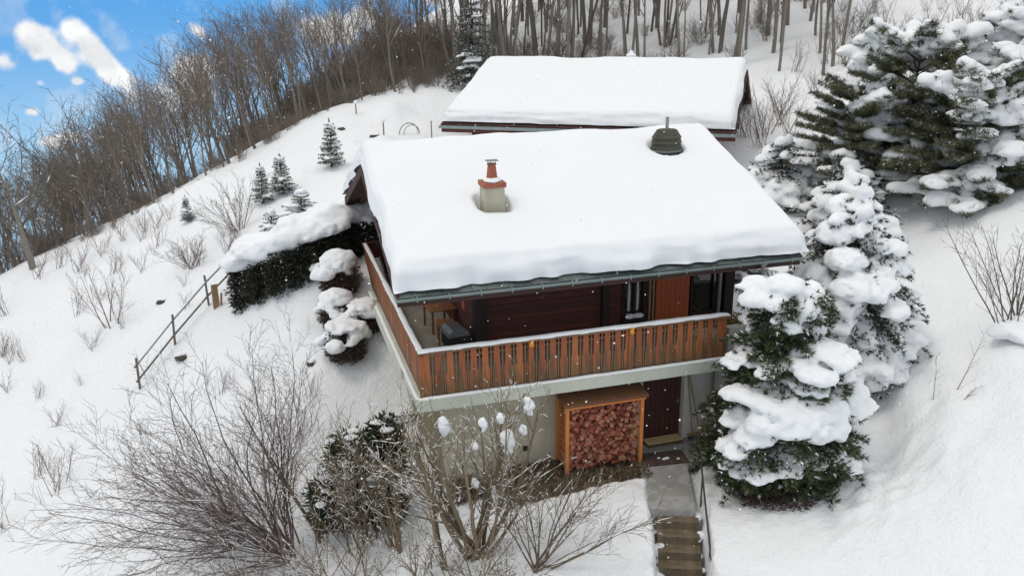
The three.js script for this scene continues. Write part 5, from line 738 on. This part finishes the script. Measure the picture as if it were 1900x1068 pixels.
  const t = thing('snow_mound', 'lumpy snow heaped round the foot of the bank shrub', 'snow', [14.5, ground(14.5, 1.75), 1.75]); part('snow', snowLumps([[0, 0.15, 0.2, 0.5, 0.3, 0.4], [-0.5, 0.1, 0.1, 0.35, 0.25, 0.3], [0.45, 0.05, 0.35, 0.4, 0.3, 0.35], [-0.3, 0.05, 0.5, 0.3, 0.2, 0.3]], 0.06, 0.15, 0.07, 3.5, 3), M.snow, t); part('leaves', leafCloud([[0.25, -0.1, 0.65, 0.28, 0.25, 0.2]], 350, 13, 0.08, 0.025, [0.05, 0.03, 0.025], [0.12, 0.07, 0.05]).geo(), M.needles, t);
  const tw = { ...TWIG, n: [5, 3], kids: [7], start: [0.3], ratio: [0.25], ang: [40], trop: [0.02, 0.02], wander: [0.12, 0.3], sides: [4, 3], twig: 0.004 };
  shrub('lone_twig', 'lone upright twig poking from the smooth snow', 12.0, 2.1, fan(r, 1, -2, 4, 1.2, 1.3, 0.014, 0.1), tw, 14);
  shrub('lone_twig', 'slanting forked twig beside the lone upright twig', 12.4, 2.35, fan(r, 1, 18, 24, 1.5, 1.6, 0.014, 0.1), tw, 15);
  shrub('lone_twig', 'short bent twig lowest of the three in the snow', 12.1, 2.75, fan(r, 2, 30, 70, 0.5, 0.8, 0.011, 0.3), tw, 16);
  // shrubs on the open slope
  shrub('slope_shrub', 'two stemmed bare bush on the open slope below the fence', -8.4, -13.0, fan(r, 7, -45, 40, 1.6, 2.3, 0.022, 0.4), TWIG, 21, null, 0.5);
  shrub('slope_shrub', 'round twiggy bush in the middle of the open slope', -5.6, -13.6, fan(r, 13, -62, 40, 0.8, 1.5, 0.014, 0.5), TWIG, 22, null, 0.3);
  shrub('slope_shrub', 'grey bare bush among the young spruces', -3.9, -14.6, fan(r, 13, -58, 30, 1.2, 2.2, 0.018, 0.5), { ...TWIG, col: barkCol([0.13, 0.11, 0.1], [0.22, 0.19, 0.17]) }, 23, null, 0.3);
  const small = new THREE.Group(); { const s = new Soup(), rr = rng(33); for (let i = 0; i < 9; i++) grow(s, V3((rr() - 0.5) * 0.3, -0.1, (rr() - 0.5) * 0.3), V3((rr() - 0.5) * 1.2, 1, (rr() - 0.5) * 1.2), 0.8 + rr() * 0.7, 0.01, 0, { ...TWIG, n: [5, 3], kids: [6], start: [0.3], ratio: [0.35], ang: [35], trop: [0.02, 0.02], wander: [0.2, 0.3], sides: [3, 3] }, rr); part('twigs', s.geo(), M.bark, small); }
  const rr = rng(909);
  for (const [x, z, k] of [[-9.0, -12.6, 0.7], [-11.8, -19.2, 1], [-11, -19.4, 0.9], [-10.2, -18.6, 1.1], [-9.3, -18.8, 1], [-8.4, -18.8, 0.8], [-7.6, -18, 0.9], [-6.6, -18.4, 0.7], [-13, -18.5, 0.9], [-12.4, -15.4, 0.8], [-13.2, -16.4, 0.9], [-7.4, -15.2, 0.7], [-6.9, -16.4, 0.8], [-11.6, -14.4, 0.6], [-10.2, -8.6, 0.9], [-9.5, -7.6, 1.2], [-11, -7.2, 1.1], [-4.6, -7.2, 0.7], [-2.6, -4.2, 1.1], [-2.2, -5.2, 0.7]]) put('twig_bush', small, 'small bare bush half buried in the open slope', 'shrub', x, z, 0, rr() * 6, k, 'small bushes on the open slope');
  for (let i = 0; i < 30; i++) { const x = -13 + rr() * 10, z = -18.8 + rr() * 9; if (x > -5 && z > -13) continue; put('twig_bush', small, 'small bare bush half buried in the open slope', 'shrub', x, z, 0, rr() * 6, 0.35 + rr() * 0.5, 'small bushes on the open slope'); }
  for (let i = 0; i < 46; i++) { const x = 25 + rr() * 14, z = -12 - rr() * 14 - (x - 25) * 0.35, k = 0.8 + rr() * 0.7; put('twig_bush', small, 'small bare bush on the high bank above the pines', 'shrub', x, z, 0, rr() * 6, k, 'small bushes on the high bank'); }
  for (const [x, z, k] of [[18.6, -16.5, 1.6], [19.4, -17.4, 1.8], [20.1, -16.6, 1.5], [18.8, -18.2, 1.7], [20.6, -18.4, 1.6], [21.6, -19.6, 1.7]]) put('twig_bush', small, 'tangled brown bush beside the uphill chalet gable', 'shrub', x, z, 0, rr() * 6, k, 'bushes by the uphill chalet gable');
}
// ---------------------------------------------------------------- fence, posts and other small things on the slope
{
  const f = thing('rail_fence', 'weathered two rail wooden fence climbing the slope', 'fence'), r = rng(15);
  const line = [[-3.85, -12.1], [-5.0, -11.1], [-6.1, -10.25], [-7.2, -9.45]].map(([x, z]) => V3(x, ground(x, z), z));
  for (const h of [0.3, 0.78]) for (let i = 0; i + 1 < line.length; i++) { const a = line[i].clone().add(V3(0, h, 0)), b = line[i + 1].clone().add(V3(0, h, 0)), d = b.clone().sub(a).normalize().multiplyScalar(0.1); part('rail', bar(a.sub(d), b.add(d), 0.035, 0.05), M.fence, f); }
  line.forEach((p) => { const g = box(0.06, 1.3, 0.06, 0, 0.36, 0); const m = part('post', g, M.fence, f); m.position.copy(p); m.rotation.set((r() - 0.5) * 0.1, r(), (r() - 0.5) * 0.12); });
  part('snow', merge([0, 1, 2].map((i) => snowStrip(line[i].clone().add(V3(0, 0.81, 0)), line[i + 1].clone().add(V3(0, 0.81, 0)), 0.05, 0.03, i).deleteAttribute('uv'))), M.snow, f);
  const y = thing('marker_board', 'yellow brown board stuck in the snow beside the fence', 'board', [-4.75, ground(-4.75, -10.85), -10.85], 0.4); part('board', box(0.2, 0.85, 0.05, 0, 0.35, 0), M.tan, y); part('brace', box(0.05, 0.6, 0.05, 0.14, 0.22, 0.1, [0.3, 0, 0]), M.tan, y);
  const cap = (name, label, x, z, h) => { const t = thing(name, label, 'post', [x, ground(x, z), z]); part('post', cyl(0.035, 0.03, h, 6, 0, -0.2, 0), M.lath, t); part('snow', snowLumps([[0, h - 0.14, 0, 0.11, 0.12, 0.11]], 0.04, 0.05, 0.02, 5), M.snow, t); };
  cap('garden_post', 'short garden post with a ball of snow near the wood', 1.9, -26.4, 0.7); cap('garden_post', 'garden post with a snow cap in the uphill garden', 2.7, -22.8, 0.8);
  const hp = thing('hoop', 'thin metal hoop standing in the uphill garden snow', 'hoop', [4.0, ground(4.0, -23.6), -23.6], 0.3); part('hoop', new THREE.TorusGeometry(0.5, 0.025, 6, 24, Math.PI), M.steel, hp); part('hoop', new THREE.TorusGeometry(0.42, 0.02, 6, 24, Math.PI).translate(0.08, 0, 0.15), M.steel, hp);
  for (const [x, z] of [[4.9, -22.6]]) { const t = thing('garden_post', 'bare thin stake by the uphill chalet eave', 'post', [x, ground(x, z), z]); part('stake', cyl(0.03, 0.025, 1.0, 5, 0, -0.2, 0), M.lath, t); part('cap', cyl(0.04, 0.03, 0.04, 6, 0, 0.78, 0), M.lath, t); }
  const rk = new THREE.DodecahedronGeometry(0.22, 1); { const p = rk.attributes.position; for (let i = 0; i < p.count; i++) { const k = 1 + 0.3 * noise3(p.getX(i) * 6, p.getY(i) * 6, p.getZ(i) * 6); p.setXYZ(i, p.getX(i) * k * 1.4, p.getY(i) * k * 0.7, p.getZ(i) * k); } rk.computeVertexNormals(); }
  for (const [x, z, s, l] of [[2.3, -22.9, 0.9, 'dark boulder top showing in the uphill garden snow'], [0.9, -24.2, 0.7, 'small dark stone showing on the crest garden'], [-5.9, -9.6, 0.7, 'dark stone at the foot of the fence'], [-2.1, -6.2, 0.5, 'dark stone poking out below the bonnet shrub'], [-6.6, -12.6, 0.6, 'dark stone bared in the middle slope']]) { const t = thing('boulder', l, 'rock', [x, ground(x, z), z], x); t.scale.setScalar(s); part('rock', rk, M.slate, t); part('snow', snowLumps([[0, 0.15, -0.05, 0.26, 0.1, 0.2]], 0.05, 0.05, 0.03, 4), M.snow, t); }
  { const s = new Soup(), r4 = rng(321); for (let i = 0; i < 2600; i++) { const x = 1.9 + r4() * 3.5, z = -0.7 + r4() * 1.45, k = 0.6 + r4() * 0.8, c = r4() < 0.35 ? [0.1, 0.1, 0.04] : r4() < 0.6 ? [0.2, 0.13, 0.08] : [0.08, 0.055, 0.035], p = V3(x, -0.02 + r4() * 0.06, z), v = V3(r4() - 0.5, r4() * 0.7 - 0.1, r4() - 0.5).normalize(), w = perp(v, r4).multiplyScalar(0.012 + r4() * 0.015); s.tri(p.clone().add(w), p.clone().sub(w), p.clone().addScaledVector(v, 0.05 + r4() * 0.1), c.map((e) => e * k)); } single('ground_litter', s.geo(), M.needles, 'bark chips, dead leaves and moss littering the earth by the wood store', 'litter', null, 'stuff'); }
  { const t = thing('withered_shrub', 'withered red brown shrub at the foot of the wall corner', 'shrub', [0.95, ground(0.95, -0.35), -0.35]); part('leaves', leafCloud([[0, 0.3, 0, 0.35, 0.4, 0.28], [0.4, 0.2, 0.05, 0.3, 0.28, 0.25]], 700, 99, 0.09, 0.03, [0.09, 0.05, 0.035], [0.18, 0.105, 0.07]).geo(), M.needles, t); const s = new Soup(), r5 = rng(7); for (let i = 0; i < 8; i++) s.tube([V3((r5() - 0.5) * 0.3, -0.1, 0), V3((r5() - 0.3) * 0.8, 0.5 + r5() * 0.3, (r5() - 0.5) * 0.4)], [0.012, 0.005], 4, [0.12, 0.08, 0.06]); part('stems', s.geo(), M.bark, t).userData.kind = 'stuff'; }
  // conduit box on the wall, brown panel at its foot
  tag(part('wall_vent', merge([box(0.13, 0.13, 0.03, 2.62, 0.42, -0.785), box(0.09, 0.02, 0.02, 2.62, 0.44, -0.765)]), M.black, scene), 'small black vent grille low on the beige wall', 'vent');
  // falling snow
  const fl = new THREE.IcosahedronGeometry(0.009, 0), N = 6000, im = new THREE.InstancedMesh(fl, M.snow, N), m = new THREE.Matrix4(), q = new THREE.Quaternion(), rr = rng(1234);
  for (let i = 0; i < N; i++) { const k = 0.5 + rr() * rr() * 1.3; q.setFromAxisAngle(V3(rr(), rr(), rr()).normalize(), rr() * 6); m.compose(V3(-14 + rr() * 32, -2 + rr() * 13, -16 + rr() * 26), q, V3(k, k * 1.3, k)); im.setMatrixAt(i, m); }
  im.name = 'falling_snow'; tag(im, 'small snowflakes drifting down through the air', 'snowflakes', null, 'stuff'); scene.add(im);
}

renderer.render(scene, camera);
